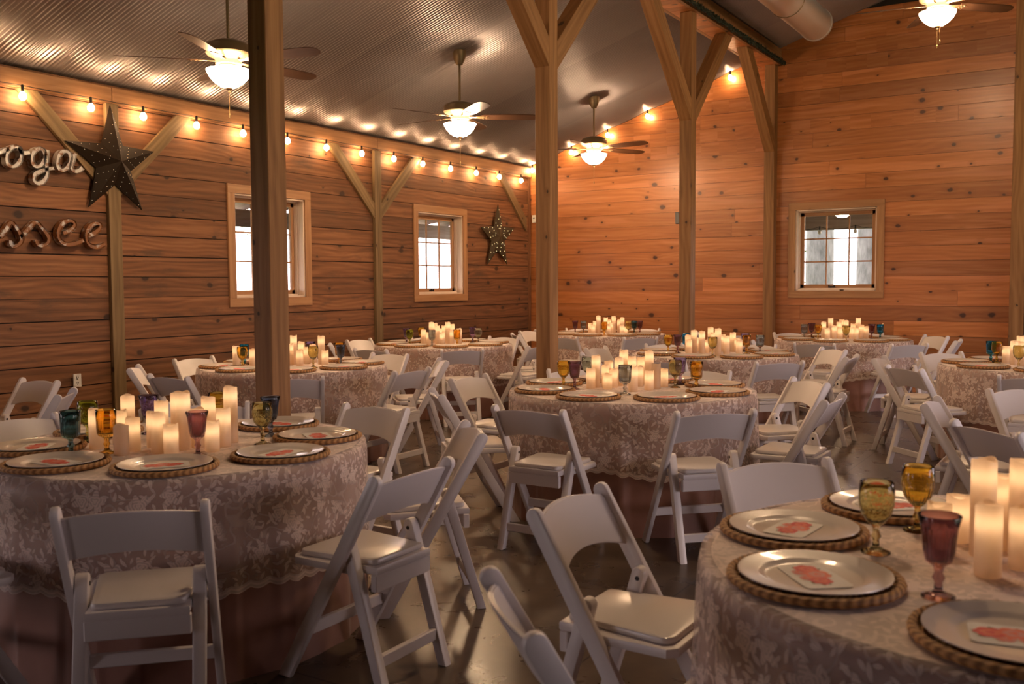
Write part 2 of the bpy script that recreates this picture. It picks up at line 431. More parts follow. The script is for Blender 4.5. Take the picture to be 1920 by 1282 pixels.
def m_sign(name, thr):
    b = N(name); co = b.n('ShaderNodeTexCoord').outputs['Object']
    n1 = b.noise(co, 16, 5, .65)[0]; n2 = b.noise(co, 90, 3)[0]
    f = b.ramp(n1, [(thr-.05, 0.0), (thr+.05, 1.0)])
    c = b.mix(f, (.26, .10, .030), (.62, .60, .58))
    c = b.mix(b.math('MULTIPLY', n2, .35), c, (.10, .05, .03))
    return b.done(b.bsdf(Base_Color=c, Roughness=.5, Metallic=b.math('MULTIPLY', f, .35)))
M['sign_pale'] = m_sign('flaking white sign metal', .43)
M['sign_rust'] = m_sign('rusty sign metal', .57)

# ------------------------------------------------------------------ shell
bm = bmesh.new(); box(bm, LX-4.5, RX+.3, BY-.3, FY+3.6, -.3, 0); structure(obj('floor', bm, M['floor']), 'dark polished concrete floor of the barn hall', 'floor')

WIN_L = [(-5.05, -4.02, 1.28, 2.39), (-1.91, -.87, 1.28, 2.39), (-11.6, -10.57, 1.28, 2.39)]      # Y0,Y1,Z0,Z1 in the long wall
DOOR_R = [(-9.6, -7.0, 0.0, 2.6), (-4.9, -1.3, 0.0, 2.6)]
DOOR_B = [(2.2, 3.2, 0.0, 2.1)]  # unseen opening added to let fill daylight in from behind
DOOR_L = (-14.6, -12.9, 0.0, 2.3)  # unseen opening added for side daylight on the near chairs
WIN_F = [(3.62, 4.67, 1.30, 2.39)]
CAS = .095                                                                                        # casing width
def plank_wall(name, axis, plane, thick_dir, a0, a1, z0, ztop, bh, zoff, holes, m, jit=.003, gap=.0025, run=(1.8, 4.2), brk=None):
    """boards on one wall; axis = direction the boards run along ('x'/'y'); thick_dir = sign of the room side"""
    bm = bmesh.new(); th = .02
    cutb = random.Random(5)
    def put(s0, s1, y0, y1, tone, dz):
        p0, p1 = sorted((plane-thick_dir*.001, plane-thick_dir*(th+.001)+0))
        if thick_dir > 0: p1 += dz
        else: p0 -= dz
        if axis == 'y': fs = box(bm, p0, p1, s0, s1, y0, y1, 1, tone)
        else: fs = box(bm, s0, s1, p0, p1, y0, y1, 0, tone)
    z = zoff-math.ceil((zoff-z0)/bh)*bh
    while z < 6.2:
        za, zb = max(z, z0), z+bh-gap*cutb.uniform(.6, 1.5)
        if zb-za > .01:
            s = a0-random.uniform(0, 2) if not brk else a0
            while s < a1:
                e = s+random.uniform(*run)
                if brk: e = min([q for q in brk if q > s+.01]+[a1])
                x0, x1 = max(s, a0), min(e-.0015, a1)
                s = e
                if x1-x0 < .02: continue
                zt = min(zb, max(ztop(x0), ztop(x1)))
                if zt-za < .005: continue
                tone = random.random(); dz = random.uniform(0, jit); pieces = [(x0, x1)]
                for h0, h1, hz0, hz1 in holes:
                    if zt > hz0 and za < hz1:
                        np_ = []
                        for q0, q1 in pieces:
                            if q1 <= h0 or q0 >= h1: np_.append((q0, q1)); continue
                            if q0 < h0: np_.append((q0, h0))
                            if q1 > h1: np_.append((h1, q1))
                        pieces = np_
                        # slivers above / below the hole edge
                        if za < hz0-.004: put(max(x0, h0), min(x1, h1), za, hz0, tone, dz) if min(x1, h1) > max(x0, h0) else None
                        if zt > hz1+.004: put(max(x0, h0), min(x1, h1), hz1, zt, tone, dz) if min(x1, h1) > max(x0, h0) else None
                for q0, q1 in pieces:
                    if q1-q0 < .004: continue
                    if abs(ztop(q0)-ztop(q1)) > .001 and zt > min(ztop(q0), ztop(q1))-.001:   # board under the sloping roof: cut its end
                        n = max(2, int((q1-q0)/.25))
                        for i in range(n):
                            r0, r1 = q0+(q1-q0)*i/n, q0+(q1-q0)*(i+1)/n
                            z1 = min(zb, max(ztop(r0), ztop(r1)))
                            if z1 > za+.004: put(r0, r1, za, z1, tone, dz)
                    else: put(q0, q1, za, zt, tone, dz)
        z += bh
    # sheathing behind the boards, with the same openings
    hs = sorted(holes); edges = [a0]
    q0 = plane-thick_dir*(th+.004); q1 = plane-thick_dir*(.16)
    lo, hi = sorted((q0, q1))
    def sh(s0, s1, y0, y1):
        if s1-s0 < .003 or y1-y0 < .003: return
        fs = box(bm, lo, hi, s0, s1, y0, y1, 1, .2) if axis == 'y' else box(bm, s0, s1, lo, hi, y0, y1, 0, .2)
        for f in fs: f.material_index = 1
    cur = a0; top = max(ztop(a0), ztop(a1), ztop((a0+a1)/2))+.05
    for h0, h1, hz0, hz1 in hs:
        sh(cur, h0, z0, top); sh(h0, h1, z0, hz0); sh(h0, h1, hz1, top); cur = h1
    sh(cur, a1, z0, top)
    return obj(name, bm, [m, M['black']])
eave = lambda s: EAVE-.005
o = plank_wall('wall_left', 'y', LX, 1, BY, FY, 0.0, eave, .197, .717, [(a, b, c, d) for a, b, c, d in WIN_L]+[DOOR_L], M['wall_left'], gap=.007, brk=[-14.0, -10.25, -6.5, -2.754])
structure(o, 'rough sawn brown board wall along the hall', 'wall')
o = plank_wall('wall_far', 'x', FY, -1, LX, RX, 0.0, lambda x: roof_z(x)-.012, .1915, .914, WIN_F, M['wall_far'], jit=.002, gap=.0032, run=(4, 7.3))
structure(o, 'knotty orange pine board gable wall', 'wall')
o = plank_wall('wall_right', 'y', RX, -1, BY, FY, 0.0, eave, .197, .717, DOOR_R, M['wall_left']); structure(o, 'board wall opposite the long window wall', 'wall')
o = plank_wall('wall_back', 'x', BY, 1, LX, RX, 0.0, lambda x: roof_z(x)-.012, .1915, .914, DOOR_B, M['wall_left']); structure(o, 'board wall behind the viewer', 'wall')

def roof(name, xa, xb):
    bm = bmesh.new(); per = .041; n = int((FY-BY+.1)/per*8); rows = 3
    grid = []
    for i in range(n+1):
        y = BY-.05+i*per/8; w = .0066*math.cos(i*2*PI/8)
        grid.append([bm.verts.new((xa+(xb-xa)*j/rows, y, roof_z(xa+(xb-xa)*j/rows)+w)) for j in range(rows+1)])
    for A, B in zip(grid, grid[1:]):
        for j in range(rows): bm.faces.new((A[j], A[j+1], B[j+1], B[j]))
    return obj(name, bm, M['roof'], smooth=True)
o = roof('ceiling', LX-.12, RIDGE); structure(o, 'corrugated galvanised metal ceiling slope above the tables', 'ceiling')
o = roof('ceiling', RIDGE, RX+.12); structure(o, 'corrugated galvanised metal ceiling slope past the ridge', 'ceiling')
bm = bmesh.new()                                                                                 # opaque roof deck above the sheet metal
for xa, xb in ((LX-.2, RIDGE), (RIDGE, RX+.2)):
    za, zb = roof_z(xa)+.03, roof_z(xb)+.03
    f = [bm.verts.new(p) for p in ((xa, BY-.2, za), (xb, BY-.2, zb), (xb, FY+.2, zb), (xa, FY+.2, za))]; bm.faces.new(f)
structure(obj('roof', bm, M['porch']), 'roof deck above the metal ceiling', 'roof')

# ------------------------------------------------------------------ windows
def window(n, axis, plane, sgn, a0, a1, z0, z1, label, cols=3, rows=3):
    """sgn: +1 room is on the + side of the plane"""
    w = structure(empty('window_%d' % n, ((plane, (a0+a1)/2, z0) if axis == 'y' else ((a0+a1)/2, plane, z0))), label, 'window')
    ox, oy, oz = w.location
    def B(bm, s0, s1, d0, d1, y0, y1, long=None, bev=.002):
        # d: depth measured from the wall face into the room (+) or outward (-)
        q0, q1 = sorted((plane+sgn*d0, plane+sgn*d1))
        if axis == 'y': box(bm, q0-ox, q1-ox, s0-oy, s1-oy, y0-oz, y1-oz, long, .5, bev)
        else: box(bm, s0-ox, s1-ox, q0-oy, q1-oy, y0-oz, y1-oz, long, .5, bev)
    L = 1 if axis == 'y' else 0
    bm = bmesh.new()
    B(bm, a0-CAS, a1+CAS, .0, .022, z1, z1+CAS, L); B(bm, a0-CAS, a1+CAS, .0, .022, z0-CAS, z0, L)
    B(bm, a0-CAS, a0, .0, .022, z0, z1, 2); B(bm, a1, a1+CAS, .0, .022, z0, z1, 2)
    structure(obj('window_casing', bm, M['trim'], w))
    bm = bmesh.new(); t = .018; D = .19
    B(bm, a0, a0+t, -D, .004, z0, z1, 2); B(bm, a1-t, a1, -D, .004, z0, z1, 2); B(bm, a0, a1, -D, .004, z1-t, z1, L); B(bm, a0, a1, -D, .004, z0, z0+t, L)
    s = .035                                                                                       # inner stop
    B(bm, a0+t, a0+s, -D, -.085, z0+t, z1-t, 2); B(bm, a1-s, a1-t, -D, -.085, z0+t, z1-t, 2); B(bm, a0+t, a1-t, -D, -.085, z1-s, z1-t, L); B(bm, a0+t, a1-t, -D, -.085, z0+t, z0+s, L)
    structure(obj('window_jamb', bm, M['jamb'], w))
    bm = bmesh.new(); e0, e1, y0, y1 = a0+s, a1-s, z0+s, z1-s; f = .048
    B(bm, e0, e0+f, -.16, -.125, y0, y1, 2); B(bm, e1-f, e1, -.16, -.125, y0, y1, 2); B(bm, e0, e1, -.16, -.125, y1-f, y1, L); B(bm, e0, e1, -.16, -.125, y0, y0+f, L)
    for i in range(1, cols): c = e0+f+(e1-e0-2*f)*i/cols; B(bm, c-.009, c+.009, -.15, -.13, y0+f, y1-f, 2)
    for i in range(1, rows): c = y0+f+(y1-y0-2*f)*i/rows; B(bm, e0+f, e1-f, -.15, -.13, c-.009, c+.009, L)
    structure(obj('window_sash', bm, M['trim'], w))
    bm = bmesh.new(); B(bm, e0+f, e1-f, -.1425, -.1385, y0+f, y1-f, L, 0); structure(obj('window_pane', bm, M['pane'], w))
    bm = bmesh.new(); c = (a0+a1)/2-.05
    B(bm, c-.06, c+.03, -.125, -.105, z0+s+.004, z0+s+.026, L); B(bm, c-.055, c-.04, -.105, -.085, z0+s+.004, z0+s+.04, 2); B(bm, c+.01, c+.025, -.115, -.10, z0+s+.004, z0+s+.038, 2)
    structure(obj('window_crank', bm, M['bolt'], w))
window(1, 'y', LX, 1, *WIN_L[0], 'window half hidden by the nearest post in the long wall')
window(2, 'y', LX, 1, *WIN_L[1], 'window in the long wall beside the small star')
window(3, 'x', FY, -1, *WIN_F[0], 'nine pane window in the knotty pine gable wall')
window(4, 'y', LX, 1, *WIN_L[2], 'window in the long wall out of the picture')

# ------------------------------------------------------------------ timber frame
PX = 3.294; POSTS = [-8.247, -5.167, -2.087]
def timber(name, p, q, w, d, m, label, cat, up=(0, 0, 1), group=None):
    bm = bmesh.new(); beam_between(bm, p, q, w, d, up); return tag(obj(name, bm, m), label, cat, group)
HB = 4.345                                                                                         # underside of the header
plabel = ['thickest timber post, nearest the viewer, before the long wall windows', 'timber post behind the centre table', 'timber post before the gable wall with two braces']
PO = []
for y, lb in zip(POSTS, plabel):
    PO.append(timber('timber_post', (PX, y, 0), (PX, y, HB-.002), .138, .138, M['post'], lb, 'post', (0, 1, 0)))
PO.append(timber('timber_post', (PX, FY-.09, 0), (PX, FY-.09, HB-.002), .138, .138, M['post'], 'timber post standing against the gable wall beside its window', 'post', (0, 1, 0)))
timber('timber_post', (RIDGE+.03, FY-.09, 0), (RIDGE+.03, FY-.09, roof_z(RIDGE)-.05), .16, .138, M['post'], 'tall timber post on the gable wall at the picture edge', 'post', (0, 1, 0))
def brace(y0, sgn, po):
    a, b = 3.30, HB-.003; L = b-a
    bm = bmesh.new(); h = .069; t = .17
    y1 = y0+sgn*h
    poly = [(y1, a-.12), (y1, a+.11), (y1+sgn*(L-.11), b), (y1+sgn*(L+.12), b)]
    tmp = bmesh.new(); prism(tmp, poly, 'x', PX-h, PX+h, .004)
    for f in tmp.faces: f.normal_update()
    uvl = tmp.loops.layers.uv.verify(); tl = tmp.faces.layers.float.new('tone'); [f.normal_update() for f in tmp.faces]; tn = random.random(); o1 = random.uniform(0, 30)
    for f in tmp.faces:
        f[tl] = tn; nx = abs(f.normal.x)
        for l in f.loops:
            c = l.vert.co; al = (c.y*sgn+c.z)*.7071; ac = (c.z-c.y*sgn)*.7071
            l[uvl].uv = (al+o1, (ac if nx > .5 else c.x)+o1)
    return obj('knee_brace', tmp, M['post'], po)
for y, po in zip(POSTS+[FY-.09], PO):
    brace(y, -1, po)
    if y < 0: brace(y, 1, po)
# header: two plies with a boarded soffit between them
bm = bmesh.new()
for y0 in (BY, -11.3, -5.3, -1.6):
    y1 = {BY: -11.3, -11.3: -5.3, -5.3: -1.6, -1.6: FY-.012}[y0]
    box(bm, PX+.071, PX+.111, y0+.001, y1-.001, HB, HB+.215, 1); box(bm, PX-.20, PX-.16, y0+.001, y1-.001, HB, HB+.10, 1)
t = tag(obj('header_beam', bm, M['beam']), 'long timber header beam resting on the row of posts', 'beam')
bm = bmesh.new(); y = BY
while y < FY-.05:
    box(bm, PX-.158, PX+.069, y, min(y+.137, FY-.012), HB+.001, HB+.02, 0, bev=.002); y += .14
obj('soffit_boards', bm, M['wall_far'], t)
# wall frame of the long wall
bm = bmesh.new(); ys = [BY, -14.0, -10.25, -6.5, -2.754, FY-.012]
for a, b in zip(ys, ys[1:]): box(bm, LX+.003, LX+.048, a+.002, b-.002, 3.093, EAVE-.03, 1, bev=.003)
tag(obj('wall_beam', bm, M['beam']), 'timber eave beam under the ceiling along the window wall', 'beam')
WP = {}
for y, nm in ((-6.5, 'behind the big star'), (-2.754, 'between the two windows'), (-10.25, 'beyond the script sign')):
    WP[y] = timber('wall_post', (LX+.025, y, 0), (LX+.025, y, 3.091), .13, .045, M['wallpost'], 'flat timber wall post '+nm, 'post', (1, 0, 0))
def wall_brace(y0, sgn, lb, po=None):
    bm = bmesh.new(); a, b = 2.35, 3.09; L = b-a; y1 = y0+sgn*.066
    poly = [(y1, a-.10), (y1, a+.09), (y1+sgn*(L-.09), b), (y1+sgn*(L+.10), b)]
    prism(bm, poly, 'x', LX+.004, LX+.040, .003)
    for f in bm.faces: f.normal_update()
    uvl = bm.loops.layers.uv.verify(); tl = bm.faces.layers.float.new('tone'); tn = random.random(); o1 = random.uniform(0, 30)
    for f in bm.faces:
        f[tl] = tn
        for l in f.loops:
            c = l.vert.co; l[uvl].uv = ((c.y*sgn+c.z)*.7071+o1, (c.z-c.y*sgn)*.7071+c.x+o1)
    return obj('wall_brace', bm, M['wallpost'], po) if po else tag(obj('wall_brace', bm, M['wallpost']), lb, 'brace')
wall_brace(-6.5, -1, '', WP[-6.5]); wall_brace(-6.5, 1, '', WP[-6.5])
wall_brace(-2.754, -1, '', WP[-2.754]); wall_brace(-2.754, 1, '', WP[-2.754])
wall_brace(FY-.09, -1, 'flat diagonal wall brace in the room corner above the small star')
bm = bmesh.new(); box(bm, LX+.003, LX+.03, FY-.06, FY-.02, 0, 3.09, 2); structure(obj('trim_1', bm, M['wall_left']), 'corner board where the two walls meet', 'trim')
bm = bmesh.new(); box(bm, LX+.003, LX+.02, -10.18, -6.57, 0, .14, 1); box(bm, LX+.003, LX+.02, -6.43, -2.83, 0, .14, 1); box(bm, LX+.003, LX+.02, -2.68, FY-.07, 0, .14, 1)
structure(obj('baseboard_left', bm, M['beam']), 'base board of the long window wall', 'baseboard')
bm = bmesh.new(); box(bm, LX+.04, PX-.08, FY-.022, FY-.004, 0, .14, 0); box(bm, PX+.08, RIDGE-.06, FY-.022, FY-.004, 0, .14, 0)
structure(obj('baseboard_far', bm, M['wall_far']), 'base board of the gable wall', 'baseboard')

# ------------------------------------------------------------------ duct
def duct():
    t = tag(empty('air_duct', (4.165, -.20, 4.52)), 'round galvanised air duct hung under the ceiling', 'duct')
    bm = bmesh.new(); r = .190; ln = 11.0
    prof = [(y, r) for y in (0,)]
    rings = []
    n = int(ln/.06)
    pts = [(0, -ln*i/n, 0) for i in range(n+1)]
    tube(bm, pts, [r+(.004 if i % 20 in (0, 1) else 0) for i in range(n+1)], 32)
    o = obj('duct_pipe', bm, M['steelduct'], t, smooth='auto')
    bm = bmesh.new(); tube(bm, [(0, -.02, 0), (0, .02, 0)], r+.010, 40); obj('duct_end_cap', bm, M['steelduct'], t, smooth='auto')
    for i in range(5):
        bm = bmesh.new(); y = -1.2-2.2*i
        tube(bm, [((r+.006)*math.cos(a*PI/12), y, (r+.006)*math.sin(a*PI/12)) for a in range(24)], .006, 6, True)
        tube(bm, [(0, y, r), (0, y, roof_z(4.165)-4.52-.03)], .006, 6)
        obj('hanger_strap', bm, M['bronze'], t)
duct()

# ------------------------------------------------------------------ ceiling fans
def make_fan():
    t = empty('ceiling_fan')                                       # origin: rim plane of the glass bowl
    def L(name, prof, m, par=t, seg=32, smooth='auto'):
        bm = bmesh.new(); lathe(bm, prof, seg); return obj(name, bm, m, par, smooth)
    L('motor_housing', [(0, .235), (.05, .235), (.10, .228), (.155, .205), (.172, .185), (.175, .130), (.160, .112), (.115, .095), (.10, .07), (.10, .045), (.06, .03), (0, .03)], M['bronze'])
    L('light_fitter', [(0, .045), (.075, .044), (.085, .03), (.072, .012), (.05, .004), (0, .004)], M['satinbronze'])
    L('glass_bowl', [(.174, 0), (.168, -.018), (.148, -.056), (.110, -.098), (.066, -.127), (.020, -.140), (0, -.141), (0, -.136), (.018, -.135), (.062, -.122), (.104, -.094), (.141, -.054), (.161, -.018), (.166, 0)], M['bowl'], seg=40)
    L('finial', [(0, -.185), (.006, -.18), (.010, -.168), (.008, -.160), (.022, -.150), (.030, -.141), (.028, -.136), (0, -.135)], M['satinbronze'], seg=16)
    for k in range(5):
        a = k*2*PI/5; h = Matrix.Rotation(a, 4, 'Z') @ Matrix.Translation((0, 0, .075)) @ Matrix.Rotation(R(-13), 4, 'X')
        bm = bmesh.new()
        out = [(.235, .050), (.30, .062), (.45, .072), (.70, .075), (.78, .069), (.83, .050), (.85, .018), (.85, -.018), (.83, -.050), (.78, -.069), (.70, -.075), (.45, -.072), (.30, -.062), (.235, -.050)]
        prism(bm, out, 'z', -.003, .003, .0015)
        for f in bm.faces: f.normal_update()
        uvbox(bm, list(bm.faces), 0); tl = bm.faces.layers.float.new('tone')
        for f in bm.faces: f[tl] = .5
        bm.transform(h); bl = obj('fan_blade', bm, M['blade'], t)
        bm = bmesh.new()
        prism(bm, [(.06, .022), (.16, .014), (.22, .034), (.29, .038), (.31, .02), (.31, -.02), (.29, -.038), (.22, -.034), (.16, -.014), (.06, -.022)], 'z', -.0085, -.0035, .001)
        for q in (.25, .285): sphere(bm, (q, .02, -.009), .006, 8, 4, .6); sphere(bm, (q, -.02, -.009), .006, 8, 4, .6)
        bm.transform(h); obj('blade_iron', bm, M['satinbronze'], bl)
    return t
def hang_fan(t, x, y, z, rz, canopy_z):
    """drop parts that differ by rod length"""
    t.location = (x, y, z); t.rotation_euler = (0, 0, rz)
    bm = bmesh.new(); tube(bm, [(0, 0, .23), (0, 0, canopy_z-z-.05)], .0125, 12); obj('downrod', bm, M['bronze'], t, smooth='auto')
    bm = bmesh.new(); lathe(bm, [(.018, canopy_z-z-.145), (.035, canopy_z-z-.14), (.062, canopy_z-z-.08), (.072, canopy_z-z-.02), (.072, canopy_z-z+.012), (0, canopy_z-z+.012)], 24); obj('canopy', bm, M['bronze'], t, smooth='auto')
def pull(t, ln, two=False):
    bm = bmesh.new()
    for i, dx in enumerate((0.0, .03) if two else (0.0,)):
        tube(bm, [(dx, 0, -.14 if not i else -.13), (dx, .003, -.18), (dx, 0, -.18-ln+.05*i)], .0022, 5)
        lathe(bm, [(0, -.18-ln-.035+.05*i), (.006, -.18-ln-.03+.05*i), (.008, -.18-ln-.01+.05*i), (.003, -.18-ln+.004+.05*i), (0, -.18-ln+.005+.05*i)], 8, (dx, 0, 0))
    obj('pull_chain', bm, M['chain'], t)
YAW = .5636
fans = []
f0 = make_fan()
spec = [((1.31, -6.76, 3.115), 49.5, 'ceiling fan half hidden by the nearest timber post', .16), ((1.31, -3.60, 3.130), 3, 'ceiling fan left of the post behind the centre table', .22),
        ((1.33, -.52, 3.150), 31, 'ceiling fan farthest back before the gable wall', .18), ((5.735, -1.62, 4.085), 12, 'ceiling fan high up near the ridge of the gable wall', .14),
        ((5.735, -4.74, 4.085), 30, 'ceiling fan over the aisle, second from the gable wall', .14), ((5.735, -7.86, 4.085), 10, 'ceiling fan over the aisle, third from the gable wall', .14)]  # these two fans are out of view, added for warm overhead light
ftree = [f0]+[dup(f0) for _ in spec[1:]]
for f, ((x, y, z), a, lb, ln) in zip(ftree, spec):
    # angle is given against the camera's right-hand direction
    hang_fan(f, x, y, z, YAW+R(a), roof_z(x)-.005); pull(f, ln, lb.endswith('wall') and 'high' in lb)
    tag(f, lb, 'ceiling fan', 'ceiling fans with lit glass bowls')

# ------------------------------------------------------------------ string lights
def string(name, pts, lb, sag=.03, bm_='bulb'):
    """pts: bulb tops on the wall; bulbs hang straight down"""
    o0 = Vector(pts[0]); t = tag(empty(name, o0), lb, 'string lights')
    bm = bmesh.new(); cord = []
    for a, b in zip(pts, pts[1:]):
        a = Vector(a)-o0; b = Vector(b)-o0
        for i in range(6):
            s = i/6; p = a.lerp(b, s); p.z -= sag*4*s*(1-s); cord.append(p)
    cord.append(Vector(pts[-1])-o0); tube(bm, cord, .0035, 6); obj('cord', bm, M['cordmat'], t)
    first = None
    for p in pts:
        q = Vector(p)-o0
        if first is None:
            bm = bmesh.new(); lathe(bm, [(0, -.126), (.014, -.123), (.028, -.107), (.031, -.092), (.026, -.072), (.013, -.055), (.010, -.048), (0, -.048)], 14)
            first = obj('bulb', bm, M[bm_], t, True)
            bm = bmesh.new(); lathe(bm, [(0, -.054), (.0125, -.054), (.0125, -.002), (.009, .006), (0, .006)], 10); s1 = obj('socket', bm, M['socket'], first, 'auto')
            first.location = q
        else:
            c = first.copy(); COL.objects.link(c); c.location = q; s = s1.copy(); COL.objects.link(s); s.parent = c
    return t
BY_L = [-9.9, -9.27, -8.64, -8.0, -7.375, -6.742, -6.197, -5.577, -4.974, -4.336, -3.716, -3.099, -2.486, -1.885, -1.257, -.628, -.02, .60]  # the first few bulbs are out of view, added to light the ceiling
string('string_lights', [(LX+.085, y, 3.104) for y in BY_L], 'string of bare bulbs under the eave beam of the window wall', .004)
string('string_lights', [(x, FY-.075, roof_z(x)+.03-.045) for x in (-.50, .196, .815, 1.465, 2.09, 2.71)], 'string of bare bulbs climbing along the ceiling slope of the gable wall', .02)

# ------------------------------------------------------------------ stars
def star(name, tips, centre, depth, m, lm, lb, nper, lr):
    """tips: five (y,z) outer points in order; raised centre"""
    cy, cz = centre; t = tag(empty(name, (LX+.055, cy, cz)), lb, 'wall star')
    P = []
    for i in range(5):
        a = tips[i]; b = tips[(i+1) % 5]
        P.append((a[0]-cy, a[1]-cz)); mx, mz = (a[0]+b[0])/2-cy, (a[1]+b[1])/2-cz; P.append((mx*.485, mz*.485))
    bm = bmesh.new(); rim = .012
    back = [bm.verts.new((0, y, z)) for y, z in P]; rimv = [bm.verts.new((rim, y, z)) for y, z in P]; c = bm.verts.new((depth, 0, 0))
    bm.faces.new(back)
    for i in range(10):
        j = (i+1) % 10; bm.faces.new((back[i], rimv[i], rimv[j], back[j])); bm.faces.new((rimv[i], c, rimv[j]))
    bmesh.ops.recalc_face_normals(bm, faces=list(bm.faces)); obj('star_body', bm, m, t)
    bm = bmesh.new(); sphere(bm, (0, 0, 0), lr, 6, 4); dot = None; random.seed(3)
    for i in range(10):
        j = (i+1) % 10
        A, B, Cc = Vector((rim, *P[i])), Vector((rim, *P[j])), Vector((depth, 0, 0))
        n = (Cc-A).cross(B-A).normalized(); n = n if n.x > 0 else -n
        k = nper; cnt = 0
        for s in range(k):
            for w in range(s+1):
                u = (s+.55)/k; v = (w+.5)/(s+1)
                tip, inn = (A, B) if i % 2 == 0 else (B, A)
                p = tip.lerp(Cc.lerp(inn, v), u*.9+.03)
                if (s+w+i) % 2 == 0 or s == k-1: 
                    if dot is None: dot = obj('micro_light', bm, lm, t); q = dot
                    else: q = dot.copy(); COL.objects.link(q)
                    q.location = p+n*lr*.4
    return t
star('hanging_star', [(-6.534, 3.068), (-6.073, 2.701), (-6.223, 2.132), (-6.782, 2.128), (-6.992, 2.693)], (-6.515, 2.555), .13, M['starmetal'], M['perf'], 'large dark metal star beside the script sign', 4, .0024)
star('hanging_star', [(-.025, 2.603), (.432, 2.272), (.215, 1.716), (-.319, 1.708), (-.492, 2.253)], (-.03, 2.13), .05, M['starolive'], M['led'], 'smaller olive star dotted with tiny lit lamps near the room corner', 3, .0050)

# ------------------------------------------------------------------ script signs
LET = {'o': [[(-7.593, 2.518), (-7.549, 2.544), (-7.504, 2.562)], [(-7.406, 2.492), (-7.423, 2.456), (-7.449, 2.428), (-7.479, 2.416), (-7.505, 2.42), (-7.524, 2.44), (-7.531, 2.473), (-7.526, 2.511), (-7.509, 2.547), (-7.483, 2.575), (-7.454, 2.588), (-7.427, 2.584), (-7.408, 2.564), (-7.4, 2.531), (-7.406, 2.492)], [(-7.432, 2.57), (-7.388, 2.536), (-7.324, 2.552)]], 'g': [[(-7.195, 2.511), (-7.209, 2.477), (-7.232, 2.45), (-7.259, 2.437), (-7.284, 2.44), (-7.302, 2.457), (-7.311, 2.486), (-7.307, 2.522), (-7.293, 2.556), (-7.27, 2.582), (-7.244, 2.595), (-7.219, 2.593), (-7.2, 2.576), (-7.191, 2.546), (-7.195, 2.511)], [(-7.168, 2.592), (-7.181, 2.511), (-7.184, 2.439), (-7.171, 2.396), (-7.192, 2.34), (-7.231, 2.301), (-7.278, 2.293), (-7.305, 2.321), (-7.294, 2.371), (-7.246, 2.397), (-7.179, 2.426), (-7.112, 2.442)]], 'a': [[(-6.958, 2.506), (-6.976, 2.469), (-7.002, 2.442), (-7.031, 2.429), (-7.056, 2.433), (-7.074, 2.453), (-7.081, 2.485), (-7.075, 2.523), (-7.058, 2.559), (-7.032, 2.587), (-7.003, 2.6), (-6.977, 2.597), (-6.959, 2.577), (-6.952, 2.544), (-6.958, 2.506)], [(-6.91, 2.594), (-6.933, 2.519), (-6.955, 2.462), (-6.926, 2.428), (-6.876, 2.437), (-6.839, 2.473)]], 's': [[(-7.603, 1.824), (-7.557, 1.886), (-7.509, 1.966), (-7.48, 1.924), (-7.441, 1.874), (-7.42, 1.822), (-7.44, 1.773), (-7.491, 1.749), (-7.521, 1.766), (-7.52, 1.801)]], 's2': [[(-7.434, 1.83), (-7.367, 1.894), (-7.295, 1.982), (-7.259, 1.935), (-7.209, 1.883), (-7.173, 1.836), (-7.194, 1.781), (-7.252, 1.761), (-7.288, 1.778), (-7.292, 1.813)]], 'e': [[(-7.045, 1.881), (-6.965, 1.912), (-6.928, 1.96), (-6.952, 1.996), (-7.012, 1.997), (-7.072, 1.944), (-7.099, 1.879), (-7.087, 1.816), (-7.029, 1.782), (-6.94, 1.789), (-6.852, 1.829)]], 'e2': [[(-6.805, 1.868), (-6.731, 1.899), (-6.677, 1.944), (-6.681, 1.986), (-6.738, 1.988), (-6.802, 1.938), (-6.83, 1.872), (-6.822, 1.807), (-6.767, 1.767), (-6.694, 1.774), (-6.64, 1.799)]]}
def sign(keys, m, lb):
    allp = [p for k in keys for s in LET[k] for p in s]; cy = sum(p[0] for p in allp)/len(allp); cz = sum(p[1] for p in allp)/len(allp)
    t = tag(empty('script_sign', (LX+.022, cy, cz)), lb, 'sign')
    for k in keys:
        bm = bmesh.new(); w = .0180; d = .066
        for st in LET[k]:
            pts = []
            for a, b in zip(st, st[1:]):
                for i in range(3): pts.append(Vector((a[0]+(b[0]-a[0])*i/3-cy, a[1]+(b[1]-a[1])*i/3-cz)))
            pts.append(Vector((st[-1][0]-cy, st[-1][1]-cz)))
            for _ in range(2): pts = [pts[0]]+[(pts[i-1]+pts[i]*2+pts[i+1])/4 for i in range(1, len(pts)-1)]+[pts[-1]]
            rows = []
            for i, p in enumerate(pts):
                tg = (pts[min(i+1, len(pts)-1)]-pts[max(i-1, 0)]).normalized(); nn = Vector((-tg.y, tg.x))
                ww = w*(1+.16*math.sin(i*.55)); a = p+nn*ww; b = p-nn*ww
                rows.append([bm.verts.new((0, a.x, a.y)), bm.verts.new((d, a.x, a.y)), bm.verts.new((d-.012, p.x+nn.x*ww*.7, p.y+nn.y*ww*.7)), bm.verts.new((d-.012, p.x-nn.x*ww*.7, p.y-nn.y*ww*.7)), bm.verts.new((d, b.x, b.y)), bm.verts.new((0, b.x, b.y))])
            for A, B in zip(rows, rows[1:]):
                for q in range(5): bm.faces.new((A[q], A[q+1], B[q+1], B[q]))
                bm.faces.new((A[5], A[0], B[0], B[5]))
            bm.faces.new(rows[0]); bm.faces.new(rows[-1][::-1])
        bmesh.ops.recalc_face_normals(bm, faces=list(bm.faces)); obj('letter_'+k[0], bm, m, t)
sign(['o', 'g', 'a'], M['sign_pale'], 'whitish script letters oga left of the big star')
sign(['s', 's2', 'e', 'e2'], M['sign_rust'], 'rusty script letters ssee below the whitish letters')

